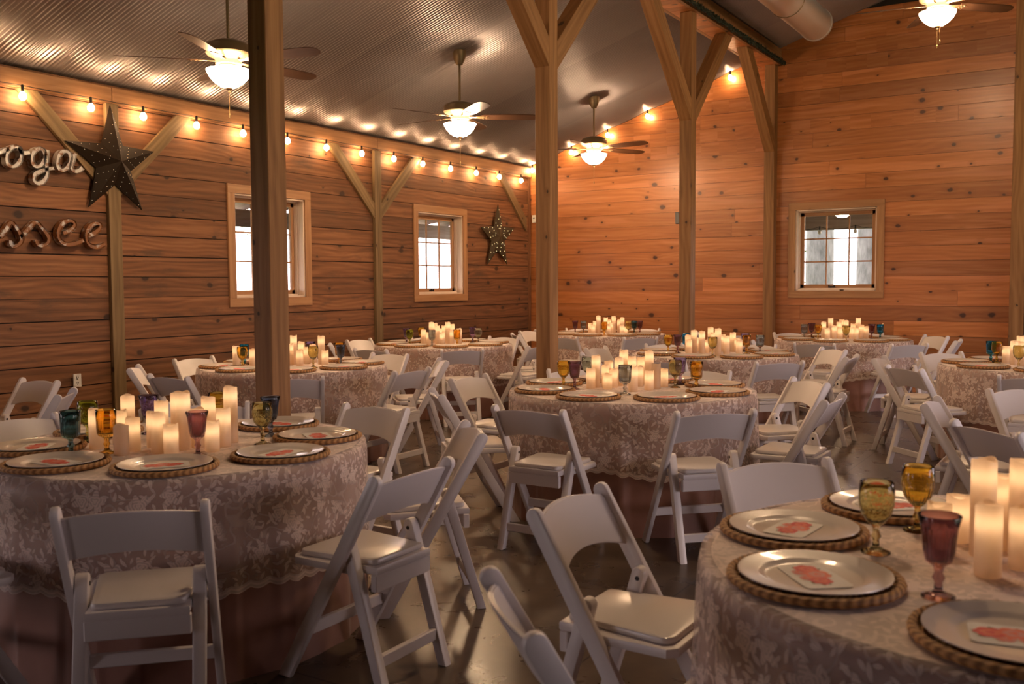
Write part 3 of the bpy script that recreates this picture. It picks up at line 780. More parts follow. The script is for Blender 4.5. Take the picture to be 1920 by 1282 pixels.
# ------------------------------------------------------------------ small wall fittings
def plate(name, loc, w, h, axis, m, lb, cat, slots):
    t = tag(empty(name, loc), lb, cat); bm = bmesh.new()
    B = (lambda a0, a1, d0, d1, z0, z1, bv: box(bm, d0, d1, a0, a1, z0, z1, bev=bv)) if axis == 'y' else (lambda a0, a1, d0, d1, z0, z1, bv: box(bm, a0, a1, -d1, -d0, z0, z1, bev=bv))
    B(-w/2, w/2, 0, .012, -h/2, h/2, .002); obj('cover_plate', bm, m, t)
    bm = bmesh.new()
    for a, z, sw, sh in slots: B(a-sw/2, a+sw/2, .0122, .0135, z-sh/2, z+sh/2, 0)
    obj('slots', bm, M['dark'], t)
plate('wall_outlet', (LX+.0245, -6.93, .57), .075, .118, 'y', M['white'], 'white wall outlet low on the board wall behind the chairs', 'outlet', [(-.008, .028, .004, .016), (.008, .028, .004, .013), (0, .014, .006, .006), (-.008, -.022, .004, .016), (.008, -.022, .004, .013), (0, -.036, .006, .006)])
plate('wall_thermostat', (LX+.10, FY-.0245, 2.443), .07, .12, 'x', M['white'], 'small white control box in the room corner under the last bulb', 'thermostat', [(0, .012, .03, .018)])
plate('wall_outlet', (.60, FY-.0245, .9), .075, .118, 'x', M['white'], 'white wall outlet on the gable wall', 'outlet', [(0, .02, .02, .03), (0, -.02, .02, .03)]) if False else None
def switchbox():
    t = tag(empty('switch_box', (PX-.0695, -2.12, 2.13)), 'grey switch box on the flank of the post before the gable wall', 'switch box')
    bm = bmesh.new(); box(bm, -.045, 0, -.035, .035, -.065, .065, bev=.004); obj('box_body', bm, M['greybox'], t)
    bm = bmesh.new(); box(bm, -.052, -.045, -.012, .012, -.02, .02, bev=.002); obj('toggle', bm, M['white'], t)
switchbox()
# dark garlands
def garland(name, pts, rad, n, lb):
    o0 = Vector(pts[0]); t = tag(empty(name, o0), lb, 'garland'); bm = bmesh.new()
    tube(bm, [Vector(p)-o0 for p in pts], rad*.35, 8); obj('garland_core', bm, M['needle'], t)
    bm = bmesh.new(); random.seed(5)
    segs = [(Vector(a)-o0, Vector(b)-o0) for a, b in zip(pts, pts[1:])]; tot = sum((b-a).length for a, b in segs)
    for a, b in segs:
        for i in range(int(n*(b-a).length/tot)):
            p = a.lerp(b, random.random()); d = Vector((random.gauss(0, 1), random.gauss(0, 1), random.gauss(0, 1))).normalized()
            q = p+d*rad*random.uniform(.6, 1.0); w = d.orthogonal().normalized()*.006
            m = p.lerp(q, .5); bm.faces.new([bm.verts.new(v) for v in (p, m+w, q, m-w)])
    o = obj('garland_needles', bm, M['needle'], t); o['kind'] = 'stuff'; return t
garland('dark_garland', [(PX+.172, -8.5, HB+.012), (PX+.172, -4.0, HB+.018), (PX+.172, FY-.07, HB+.012)], .050, 5200, 'thin dark garland along the lower edge of the header beam')
garland('dark_garland', [(6.535, FY-.15, 2.27), (6.55, FY-.15, 1.5), (6.55, FY-.15, .66), (6.56, FY-.15, 0.03)], .135, 5200, 'dark evergreen garland hanging beside the gable post at the picture edge')

# ------------------------------------------------------------------ folding chair
def make_chair():
    t = empty('folding_chair')
    F, T = (.212, 0.0), (-.236, .772)                                     # rail foot and tip in (y,z)
    def rail_y(z): return F[0]+(T[0]-F[0])*z/T[1]
    ang = math.atan2(T[1]-F[1], T[0]-F[0]); ux, uz = math.cos(ang), math.sin(ang); nx, nz = -uz, ux
    hw = .025
    for s in (-1, 1):
        poly = [(F[0]-nx*hw/1.0-ux*0, 0.0), (F[0]+nx*hw*1.1, 0.0)]
        Ln = math.hypot(T[0]-F[0], T[1]-F[1])
        poly = [(F[0]+.029, 0), (F[0]-.029, 0)]
        c = (T[0]-ux*hw, T[1]-uz*hw)
        for i in range(9):
            a = ang+PI/2-PI*i/8; poly.append((c[0]+hw*math.cos(a), c[1]+hw*math.sin(a)))
        # slight backward sweep near the tip, as on the moulded chairs
        bm = bmesh.new(); a, b = sorted((s*.194, s*.220)); prism(bm, poly, 'x', a, b, .006); lg = obj('front_leg', bm, M['resin'], t, 'auto')
    # curved back panel
    bm = bmesh.new(); n = 16; cols = []
    for i in range(n+1):
        x = -.196+.392*i/n; q = 1-(x/.196)**2
        z0, z1 = .590+.030*q, .738+.020*q; col = []
        for z, dy in ((z0, .007), (z0, -.007), (z1, -.007), (z1, .007)):
            col.append(bm.verts.new((x, rail_y(z)-.030*q+dy, z)))
        mid = []
        cols.append(col)
    for A, B in zip(cols, cols[1:]):
        for k in range(4): bm.faces.new((A[k], A[(k+1) % 4], B[(k+1) % 4], B[k]))
    bm.faces.new(cols[0]); bm.faces.new(cols[-1][::-1]); bmesh.ops.recalc_face_normals(bm, faces=list(bm.faces))
    es = [e for e in bm.edges if abs(e.verts[0].co.x-e.verts[1].co.x) > .01]
    bmesh.ops.bevel(bm, geom=es, offset=.004, segments=2, affect='EDGES'); obj('backrest', bm, M['resin'], t, 'auto')
    # rear legs, inside the rails, pivoting on them
    A, B = (-.222, 0.0), (rail_y(.50), .50); a2 = math.atan2(B[1]-A[1], B[0]-A[0]); h2 = .019
    for s in (-1, 1):
        poly = [(A[0]+h2, 0), (A[0]-h2, 0)]
        c = (B[0]+.006, B[1]+.012)
        for i in range(9):
            a = a2+PI/2-PI*i/8; poly.append((c[0]+h2*1.15*math.cos(a), c[1]+h2*1.15*math.sin(a)))
        poly = poly[:2]+poly[2:]
        bm = bmesh.new(); p, q = sorted((s*.152, s*.192)); prism(bm, poly, 'x', p, q, .006); lg = obj('rear_leg', bm, M['resin'], t, 'auto')
        bm = bmesh.new(); tube(bm, [(s*.1505, c[0], c[1]-.012), (s*.153, c[0], c[1]-.012)], .0075, 10); obj('bolt', bm, M['bolt'], lg)
    # seat
    zf = .425
    def outline(w0, w1, y0, y1, r):
        pts = []
        for cx, cy, a0 in ((w1-r, y1-r, 0), (-w1+r, y1-r, 90), (-w0+r*.6, y0+r*.6, 180), (w0-r*.6, y0+r*.6, 270)):
            rr = r if cy > 0 else r*.6
            for i in range(5): a = R(a0+22.5*i); pts.append((cx+rr*math.cos(a), cy+rr*math.sin(a)))
        return pts
    bm = bmesh.new(); prism(bm, [(.150, -.178), (.150, -.10), (.191, -.07), (.191, .17), (.165, .196), (-.165, .196), (-.191, .17), (-.191, -.07), (-.150, -.10), (-.150, -.178)], 'z', .412, .440, .006); seat = obj('seat', bm, M['resin'], t, 'auto')
    bm = bmesh.new(); prism(bm, outline(.138, .170, -.160, .178, .035), 'z', .4395, .462, .009); obj('seat_pad', bm, M['pad'], seat, 'auto')
    bm = bmesh.new(); box(bm, -.153, .153, -.176, -.150, .352, .413, bev=.003); obj('rear_apron', bm, M['resin'], t)
    bm = bmesh.new(); y = A[0]+(B[0]-A[0])*.115/.5; box(bm, -.155, .155, y-.011, y+.011, .095, .138, bev=.003); obj('rear_stretcher', bm, M['resin'], t)
    bm = bmesh.new(); y = rail_y(.19); box(bm, -.196, .196, y-.011, y+.011, .168, .212, bev=.003); obj('front_stretcher', bm, M['resin'], t)
    return t

# ------------------------------------------------------------------ tables and cloths
TAB = {'T1': (3.99, -9.43), 'T2': (4.737, -6.60), 'T3': (7.154, -9.55), 'T4': (1.55, -6.36), 'T5': (.95, -3.45), 'T6': (1.62, -.70), 'T7': (4.12, -3.46), 'T8': (4.62, -.58), 'T9': (6.85, -3.52), 'T10': (1.0, -9.48), 'T11': (7.71, -6.50)}
TN = {'T1': 'table before the thickest post', 'T2': 'the centre table', 'T3': 'the blurred nearest table', 'T4': 'table behind the thickest post', 'T5': 'table under the small star',
      'T6': 'far table behind the centre post', 'T7': 'table behind the centre table', 'T8': 'far table under the gable window', 'T9': 'table cut by the right edge', 'T10': 'table below the script sign', 'T11': 'table hidden past the right edge'}
def make_table():
    t = empty('round_table'); bm = bmesh.new(); lathe(bm, [(0, .705), (.738, .705), (.743, .712), (.743, .730), (.738, .735), (0, .735)], 48); obj('tabletop', bm, M['tableply'], t, 'auto')
    for k in range(4):
        a = R(45+90*k); bm = bmesh.new(); c, s = math.cos(a), math.sin(a)
        tube(bm, [(c*.45, s*.45, .706), (c*.45, s*.45, .06), (c*.50, s*.50, 0.0)], .016, 8); obj('leg', bm, M['steel'], t)
    return t
def folds(seed):
    rnd = random.Random(seed); ph = [rnd.uniform(0, 6.28) for _ in range(8)]
    def f(a):
        # cloth hangs in soft pleats that are deeper between the chairs
        gate = .55+.45*math.cos(8*a+PI)
        def sh(q): return 1-2*abs(math.sin(q/2))**.8
        v = .62*sh(19*a+ph[0]+.9*math.sin(2*a+ph[1]))+.35*sh(29*a+ph[2]+.8*math.sin(3*a+ph[3]))+.2*math.sin(9*a+ph[4])
        return max(-.5, v*(.55+.95*max(0.0, -math.cos(8*a))))
    return f, ph
def cloth(name, f, R0, ztop, drop, amp, flare, m, lace=False, seg=400, rows=16, wob=None):
    bm = bmesh.new(); uv = bm.loops.layers.uv.verify(); hl = bm.verts.layers.float.new('hem')
    grid = []; info = {}
    # top: rings inward
    edge_r = .012
    prof = [(R0*q, 0.0, -1) for q in (.25, .5, .75, .95)]
    c = bm.verts.new((0, 0, ztop)); c[hl] = 1.0; info[c] = (0, 0)
    for r, dz, _ in prof:
        row = []
        for k in range(seg):
            a = 2*PI*k/seg; v = bm.verts.new((r*math.cos(a), r*math.sin(a), ztop)); v[hl] = 1.0; info[v] = (r*math.cos(a), r*math.sin(a)); row.append(v)
        grid.append(row)
    side = []
    for i in range(rows+1):
        s = i/rows; row = []
        for k in range(seg):
            a = 2*PI*k/seg
            dr = drop+(wob(a) if wob else 0)
            hemz = .013*(1-abs(math.sin(a*33))) if lace else 0.0
            dd = (dr-hemz)*s
            if i == 0: rr, z = R0*.992, ztop-.001
            else:
                rr = R0+flare*s+amp*(s**.8)*f(a)*(1.0 if i > 1 else .5); z = ztop-.004-dd
            if i == 0: z = ztop-.0015
            v = bm.verts.new((rr*math.cos(a), rr*math.sin(a), z)); v[hl] = (dr-hemz)-dd if lace else 1.0
            info[v] = (a*.80, s*dr+R0+2.0); row.append(v)
        side.append(row)
    grid += side
    for k in range(seg): bm.faces.new((c, grid[0][k], grid[0][(k+1) % seg]))
    nt = len(prof)
    for i, (A, B) in enumerate(zip(grid, grid[1:])):
        for k in range(seg):
            k2 = (k+1) % seg; fc = bm.faces.new((A[k], B[k], B[k2], A[k2]))
    for fc in bm.faces:
        ks = [info[l.vert] for l in fc.loops]
        sk = any(q[1] > 2.0 for q in ks)
        for l in fc.loops:
            x, y = info[l.vert]
            if sk:
                if y < 2.0: x, y = (math.atan2(l.vert.co.y, l.vert.co.x) % (2*PI))*.80, R0+1.97
                if x < .2*.8 and max(q[0] for q in ks if q[1] > 2.0 or True) > 4.0: x += 2*PI*.80
                l[uv].uv = (x, y)
            else: l[uv].uv = (x+11, y+5)
    bmesh.ops.recalc_face_normals(bm, faces=list(bm.faces))
    return obj(name, bm, m, smooth=True)
table0 = make_table(); protos = {}
for i, (k, (x, y)) in enumerate(TAB.items()):
    seen = k not in ('T10', 'T11')
    t = table0 if i == 0 else dup(table0)
    t.location = (x, y, 0); tag(t, 'round folding table hidden under the cloths of '+TN[k], 'table', 'round tables under cloths')
    var = i % 4
    if var not in protos:
        f, ph = folds(11+var)
        wob = lambda a, ph=ph: .022*math.sin(3*a+ph[5])+.016*math.sin(7*a+ph[6])
        s = cloth('satin_tablecloth', f, .7645, .7385, .735, .016, .006, M['satin'], rows=14)
        l = cloth('lace_tablecloth', f, .7720, ZT, .425, .021, .008, M['lace'], True, rows=14, wob=wob)
        protos[var] = (s, l)
    else: s, l = (q.copy() for q in protos[var]); COL.objects.link(s); COL.objects.link(l)
    for q in (s, l): q.location = (x, y, 0)
    tag(s, 'dusty rose floor length under cloth on '+TN[k], 'tablecloth', 'rose under cloths'); tag(l, 'white floral lace overlay cloth on '+TN[k], 'tablecloth', 'lace overlay cloths')

SIDE = {0: 'near right side', 45: 'right side', 90: 'far right side', 135: 'far side', 180: 'far left side', 225: 'left side', 270: 'near left side', 315: 'near side'}
CAMSIDE = SIDE
chair0 = make_chair(); used = False
SKIP = {'T3': (0, 45, 315, 270, 90), 'T10': (0, 135, 180, 225, 270, 315), 'T11': (0, 45, 90, 270, 315), 'T9': (0, 45), 'T5': (), 'T6': ()}
random.seed(21)
ADJ = {}
for k, (x, y) in TAB.items():
    for a in range(0, 360, 45):
        if a in SKIP.get(k, ()): continue
        d, da, dr, tx = ADJ.get((k, a), (0, 0, 0, 0))
        dist = 1.018+d+(random.uniform(-.008, .012) if (k, a) not in ADJ else 0); an = R(a+da)
        c = chair0 if not used else dup(chair0); used = True
        c.location = (x+dist*math.cos(an)-tx*math.sin(an), y+dist*math.sin(an)+tx*math.cos(an), 0)
        c.rotation_euler = (0, 0, an+PI/2+R(dr))                       # local +Y looks at the table
        tag(c, 'white folding chair at the %s of %s' % (SIDE[a], TN[k]), 'chair', 'white folding chairs round the tables')

# ------------------------------------------------------------------ place settings
def make_mat():
    bm = bmesh.new()
    prof = [(0, .007)]
    r = .006
    while r < .170: prof += [(r, .0035), (r+.005, .0075)]; r += .010
    prof += [(.172, .003), (.172, 0.0), (0, 0.0)]
    lathe(bm, prof, 48)
    n = 120; pts = [(.180*math.cos(2*PI*i/n), .180*math.sin(2*PI*i/n), .0125) for i in range(n)]
    rings = []
    for i in range(n):
        a = 2*PI*i/n; ring = []
        for q in range(8):
            b = 2*PI*q/8; rr = .0110*(1+.06*math.sin(2*b+a*30)); ring.append(bm.verts.new(((.180+rr*math.cos(b))*math.cos(a), (.180+rr*math.cos(b))*math.sin(a), .0125+rr*math.sin(b)*.95)))
        rings.append(ring)
    for i in range(n):
        A, B = rings[i], rings[(i+1) % n]
        for q in range(8): bm.faces.new((A[q], A[(q+1) % 8], B[(q+1) % 8], B[q]))
    return obj('woven_placemat', bm, M['jute'], smooth='auto')
def make_plate():
    bm = bmesh.new()
    lathe(bm, [(0, .0040), (.100, .0040), (.108, .0055), (.116, .0105), (.122, .0120), (.158, .0170), (.163, .0185), (.165, .0185), (.1655, .0170), (.160, .0145), (.122, .0085), (.112, .0045), (.104, 0.0), (0, 0.0)], 72)
    n = 84
    return obj('charger_plate', bm, M['ceramic'], smooth='auto')
def make_card():
    t = empty('floral_card'); bm = bmesh.new()
    out = []
    for cx, cy, a0 in ((.070, .040, 0), (-.070, .040, 90), (-.070, -.040, 180), (.070, -.040, 270)):
        for i in range(4): out.append((cx+.014*math.cos(R(a0+30*i)), cy+.014*math.sin(R(a0+30*i))))
    prism(bm, out, 'z', 0, .0012); obj('card_sheet', bm, M['paper'], t)
    rnd = random.Random(4)
    def rose(cx, cy, r, m, z):
        bm = bmesh.new(); cx *= .85; cy *= .85; r *= .88
        for ring, (q, cnt) in enumerate(((1.0, 6), (.62, 5), (.3, 3))):
            for i in range(cnt):
                a = 2*PI*i/cnt+ring*.5; px, py = cx+r*q*.55*math.cos(a), cy+r*q*.55*math.sin(a)
                vs = [bm.verts.new((px+r*q*.55*math.cos(b)*(1 if True else 1), py+r*q*.48*math.sin(b), z+ring*.0003+.0001*i)) for b in [2*PI*j/9 for j in range(9)]]
                fc = bm.faces.new(vs); fc.material_index = ring % 2
        return bm
    for cx, cy, r, m in ((-.055, .004, .032, 'petalred'), (-.008, .012, .034, 'petalcoral'), (.042, -.002, .029, 'petalred'), (-.030, -.024, .022, 'petalpink'), (.018, -.026, .020, 'petalpink')):
        obj('printed_rose', rose(cx, cy, r, m, .0016), [M[m], M['petalcoral' if m != 'petalcoral' else 'petalpink']], t)
    bm = bmesh.new()
    for cx, cy, a, L in ((-.078, .004, 165, .03), (-.07, -.02, 200, .025), (.058, .006, 10, .032), (.050, -.024, -30, .028), (.0, .038, 80, .022), (.07, -.008, -5, .02), (-.05, .032, 120, .024)):
        d = Vector((math.cos(R(a)), math.sin(R(a)))); nn = Vector((-d.y, d.x)); c = Vector((cx*.85, cy*.85))
        bm.faces.new([bm.verts.new((*(c+d*L*s+nn*L*.26*math.sin(PI*abs(s+.5))*sg), .0015)) for s, sg in ((-.5, 0), (-.2, 1), (.15, 1), (.5, 0), (.15, -1), (-.2, -1))])
    obj('printed_leaves', bm, M['leafprint'], t)
    return t
mat0, plate0, card0 = make_mat(), make_plate(), make_card(); used = False
SKIPP = {'T3': (), 'T10': tuple(range(0, 360, 45)), 'T11': (0, 45, 90, 135, 180, 225, 270, 315), 'T9': (), }
random.seed(33)
for k, (x, y) in TAB.items():
    for a in range(0, 360, 45):
        if a in SKIPP.get(k, ()): continue
        an = R(a+random.uniform(-1.5, 1.5)); px, py = x+.562*math.cos(an), y+.562*math.sin(an)
        if k == 'T1' and a == 0: px += .02; py += .0
        if not used: m_, p_, c_ = mat0, plate0, card0
        else: m_ = mat0.copy(); COL.objects.link(m_); p_ = plate0.copy(); COL.objects.link(p_); c_ = dup(card0)
        used = True
        m_.location = (px, py, ZT+.0004); m_.rotation_euler = (0, 0, random.uniform(0, 6)); p_.location = (px, py, ZT+.0090); p_.rotation_euler = (0, 0, an); c_.location = (px, py, ZT+.0138); c_.rotation_euler = (0, 0, an+PI/2+R(random.uniform(-14, 14)))
        w = 'the %s of %s' % (SIDE[a], TN[k])
        tag(m_, 'round braided placemat at '+w, 'placemat', 'braided placemats'); tag(p_, 'ivory charger plate at '+w, 'plate', 'ivory charger plates'); tag(c_, 'white coral rose card at '+w, 'card', 'floral cards on plates')

# ------------------------------------------------------------------ goblets
PROF = {
 'tulip': [(.034, 0), (.034, .003), (.022, .007), (.009, .014), (.007, .030), (.012, .038), (.0075, .047), (.008, .060), (.020, .070), (.034, .088), (.041, .112), (.0415, .135), (.0395, .163)],
 'bucket': [(.034, 0), (.034, .004), (.020, .008), (.010, .014), (.009, .028), (.014, .036), (.009, .044), (.010, .058), (.028, .066), (.035, .076), (.0365, .100), (.0375, .130), (.039, .163)],
 'flare': [(.033, 0), (.033, .004), (.020, .008), (.009, .014), (.008, .030), (.013, .040), (.008, .050), (.012, .062), (.026, .072), (.031, .092), (.033, .115), (.037, .142), (.043, .163)]}
SH = {'amber': 'tulip', 'orange': 'bucket', 'plum': 'flare', 'violet': 'flare', 'slate': 'bucket', 'navy': 'flare', 'teal': 'bucket', 'blue': 'bucket', 'green': 'tulip', 'olive': 'tulip', 'sage': 'tulip'}
CN = {'amber': 'amber yellow', 'orange': 'deep orange', 'plum': 'smoky plum', 'violet': 'violet', 'slate': 'grey blue', 'navy': 'dark navy', 'teal': 'dark teal', 'blue': 'bright blue', 'green': 'grass green', 'olive': 'pale olive', 'sage': 'clear sage'}
gcache = {}
def make_goblet(col):
    if col not in gcache:
        pr = PROF[SH[col]]; t = .0024; up = [p for p in pr if p[1] >= .069]
        inner = [(max(r-t, .002), z+(.0 if z > .08 else .004)) for r, z in reversed(up)]
        prof = [(0, 0)]+pr+[(pr[-1][0]-.0012, .1645)]+inner+[(0, .072)]
        bm = bmesh.new(); lathe(bm, [(r_*1.02, z_*1.07) for r_, z_ in prof], 40)
        # bowl and foot as one pressed piece
        gcache[col] = obj('glass_goblet', bm, M['g_'+col], smooth=True); return gcache[col]
    o = gcache[col].copy(); COL.objects.link(o); return o
GOB = {'T2': [(4.343, -6.767, 'amber'), (4.435, -6.789, 'plum'), (4.343, -6.433, 'sage'), (4.83, -6.885, 'slate'), (4.942, -6.381, 'olive'), (4.904, -6.206, 'violet'), (5.106, -6.436, 'orange')], 'T1': [(3.823, -9.824, 'teal'), (3.596, -9.597, 'green'), (3.915, -9.729, 'orange'), (3.634, -9.321, 'violet'), (4.283, -9.586, 'plum'), (4.294, -9.261, 'olive'), (4.163, -9.091, 'navy'), (3.827, -9.096, 'amber')], 'T3': [(6.814, -9.622, 'olive'), (6.865, -9.355, 'amber'), (6.996, -9.904, 'plum')], 'T4': [(1.156, -6.527, 'blue'), (1.383, -6.754, 'amber'), (1.842, -6.427, 'olive'), (1.382, -5.984, 'violet'), (1.718, -5.984, 'orange'), (1.929, -6.199, 'navy')], 'T5': [(0.556, -3.617, 'violet'), (0.783, -3.844, 'green'), (0.619, -3.421, 'amber'), (1.059, -3.806, 'slate'), (1.261, -3.623, 'orange'), (1.092, -3.08, 'violet'), (1.309, -3.283, 'sage')], 'T6': [(1.223, -0.86, 'plum'), (1.341, -0.848, 'slate'), (1.765, -1.077, 'orange'), (1.987, -0.826, 'olive'), (1.922, -0.511, 'teal'), (2.014, -0.533, 'plum')], 'T7': [(3.723, -3.62, 'amber'), (3.795, -3.559, 'plum'), (3.771, -3.29, 'blue'), (4.225, -3.783, 'olive'), (4.387, -3.324, 'orange'), (4.287, -3.066, 'violet'), (4.507, -3.296, 'slate')], 'T8': [(4.223, -0.74, 'slate'), (4.223, -0.42, 'plum'), (4.403, -0.821, 'amber'), (4.746, -0.947, 'olive'), (4.916, -0.429, 'plum'), (5.009, -0.423, 'blue')], 'T9': [(6.453, -3.36, 'blue'), (6.503, -3.44, 'amber'), (6.695, -3.885, 'olive')]}
for k, L in GOB.items():
    cnt = {}
    for x, y, col in L: cnt[col] = cnt.get(col, 0)+1
    seen = {}
    for x, y, col in L:
        o = make_goblet(col); o.location = (x, y, ZT+.0004); o.rotation_euler = (0, 0, random.uniform(0, 6))
        extra = ''
        if cnt[col] > 1:
            seen[col] = seen.get(col, 0)+1; extra = ' first from the wall' if seen[col] == 1 else ' second from the wall'
        tag(o, '%s pressed glass goblet%s on %s' % (CN[col], extra, TN[k]), 'goblet', 'coloured pressed glass goblets')

# ------------------------------------------------------------------ candles
CAN = {'T2': [(4.496, -6.686, 0.127), (4.496, -6.614, 0.204), (4.495, -6.429, 0.156), (4.535, -6.55, 0.141), (4.609, -6.676, 0.096), (4.596, -6.566, 0.121), (4.582, -6.456, 0.183), (4.563, -6.343, 0.227), (4.625, -6.348, 0.186), (4.806, -6.72, 0.155), (4.709, -6.423, 0.128), (4.662, -6.279, 0.177), (4.726, -6.301, 0.223), (4.855, -6.591, 0.119), (4.868, -6.514, 0.159), (4.86, -6.375, 0.117)], 'T1': [(3.78, -9.683, 0.163), (3.692, -9.47, 0.193), (3.759, -9.559, 0.142), (4.001, -9.724, 0.119), (3.956, -9.638, 0.135), (3.844, -9.414, 0.171), (3.953, -9.537, 0.146), (4.087, -9.618, 0.163), (4.152, -9.608, 0.119), (4.02, -9.468, 0.223), (4.114, -9.517, 0.235), (4.077, -9.358, 0.197), (4.137, -9.291, 0.237), (4.195, -9.381, 0.158), (4.245, -9.483, 0.123), (4.111, -9.445, 0.16)], 'T3': [(7.039, -9.521, 0.236), (7.067, -9.433, 0.186), (7.068, -9.691, 0.165), (6.971, -9.411, 0.12), (7.118, -9.469, 0.234), (6.946, -9.545, 0.122), (7.129, -9.588, 0.142), (7.196, -9.416, 0.183), (7.239, -9.565, 0.251), (7.183, -9.71, 0.217), (7.278, -9.418, 0.141), (7.15, -9.304, 0.186)], 'T4': [(1.284, -6.555, 0.141), (1.486, -6.332, 0.181), (1.455, -6.258, 0.244), (1.391, -6.106, 0.18), (1.596, -6.332, 0.131), (1.516, -6.164, 0.145), (1.664, -6.145, 0.239), (1.784, -6.23, 0.126), (1.466, -6.041, 0.155), (1.25, -6.699, 0.173), (1.249, -6.429, 0.198), (1.224, -6.31, 0.227), (1.453, -6.438, 0.159), (1.269, -6.187, 0.204)], 'T5': [(0.752, -3.558, 0.162), (0.714, -3.359, 0.238), (0.686, -3.251, 0.221), (0.95, -3.563, 0.211), (0.977, -3.756, 0.146), (0.796, -3.317, 0.165), (1.109, -3.689, 0.146), (0.762, -3.179, 0.192), (1.056, -3.509, 0.249), (0.869, -3.169, 0.212), (1.154, -3.563, 0.164), (1.113, -3.374, 0.173)], 'T6': [(1.308, -0.593, 0.132), (1.488, -0.854, 0.123), (1.344, -0.519, 0.159), (1.521, -0.764, 0.241), (1.454, -0.415, 0.207), (1.52, -0.456, 0.177), (1.729, -0.812, 0.154), (1.782, -0.988, 0.137), (1.642, -0.553, 0.229), (1.635, -0.37, 0.176), (1.744, -0.504, 0.214), (1.91, -0.858, 0.124), (1.847, -0.606, 0.094)], 'T7': [(3.827, -3.379, 0.165), (3.941, -3.637, 0.138), (3.904, -3.42, 0.215), (3.874, -3.24, 0.134), (4.021, -3.517, 0.212), (4.007, -3.366, 0.123), (3.974, -3.164, 0.233), (4.044, -3.266, 0.187), (4.246, -3.702, 0.249), (4.095, -3.157, 0.166), (4.247, -3.476, 0.17), (4.189, -3.135, 0.186), (4.244, -3.165, 0.137), (4.351, -3.422, 0.133)], 'T8': [(4.376, -0.467, 0.195), (4.509, -0.826, 0.139), (4.42, -0.318, 0.238), (4.514, -0.523, 0.155), (4.513, -0.29, 0.19), (4.625, -0.709, 0.14), (4.53, -0.228, 0.217), (4.588, -0.264, 0.209), (4.692, -0.435, 0.135), (4.668, -0.251, 0.171), (4.809, -0.735, 0.144), (4.729, -0.271, 0.241), (4.793, -0.385, 0.164), (4.833, -0.328, 0.143)], 'T9': [(6.563, -3.357, 0.137), (6.635, -3.53, 0.191), (6.66, -3.283, 0.218), (6.705, -3.715, 0.199), (6.742, -3.208, 0.173), (6.809, -3.379, 0.209), (6.882, -3.726, 0.164), (6.912, -3.196, 0.155), (6.994, -3.394, 0.139)]}  # the nearest table's last candles are unseen, added for their light
ORD = ['first', 'second', 'third', 'fourth', 'fifth', 'sixth', 'seventh', 'eighth', 'ninth', 'tenth', 'eleventh', 'twelfth', 'thirteenth', 'fourteenth', 'fifteenth', 'sixteenth']
lamp = bpy.data.lights.new('candle_led', 'POINT'); lamp.energy = .066; lamp.color = (1.0, .68, .42); lamp.shadow_soft_size = .008
UNLIT = {('T1', 3), ('T2', 14)}
for k, L in CAN.items():
    idx = sorted(range(len(L)), key=lambda i: (L[i][0]-7.291)*.8454+(L[i][1]+12.044)*.5342 if False else ((L[i][0]-7.291)*.8454+(L[i][1]+12.044)*.5342)/(-(L[i][0]-7.291)*.5342+(L[i][1]+12.044)*.8454))
    for rank, i in enumerate(idx):
        x, y, h = L[i]; bm = bmesh.new(); r = .0290; ph = random.uniform(0, 6)
        prof = [(0, .0), (r-.002, 0), (r, .002)]+[(r, h*q) for q in (.25, .5, .75)]+[(r, h-.003), (r-.0015, h), (r-.0045, h-.001), (r-.008, h-.006), (.010, h-.0095), (0, h-.010)]
        lathe(bm, prof, 24)
        for v in bm.verts:
            if v.co.z > h-.004 and math.hypot(v.co.x, v.co.y) > .02: v.co.z += .0035*math.sin(2*math.atan2(v.co.y, v.co.x)+ph)+.002*math.sin(3*math.atan2(v.co.y, v.co.x)+2*ph)
        o = obj('pillar_candle', bm, M['wax'], smooth='auto'); o.location = (x, y, ZT+.0003)
        if (k, i) not in UNLIT:
            lo = bpy.data.objects.new('candle_led', lamp); COL.objects.link(lo); lo.parent = o; lo.location = (0, 0, h-min(.040, h*.35))
        hn = 'tall' if h > .2 else ('medium' if h > .15 else 'short')
        tag(o, '%s ivory pillar candle, %s from left on %s' % (hn, ORD[rank], TN[k]), 'candle', 'ivory pillar candles')

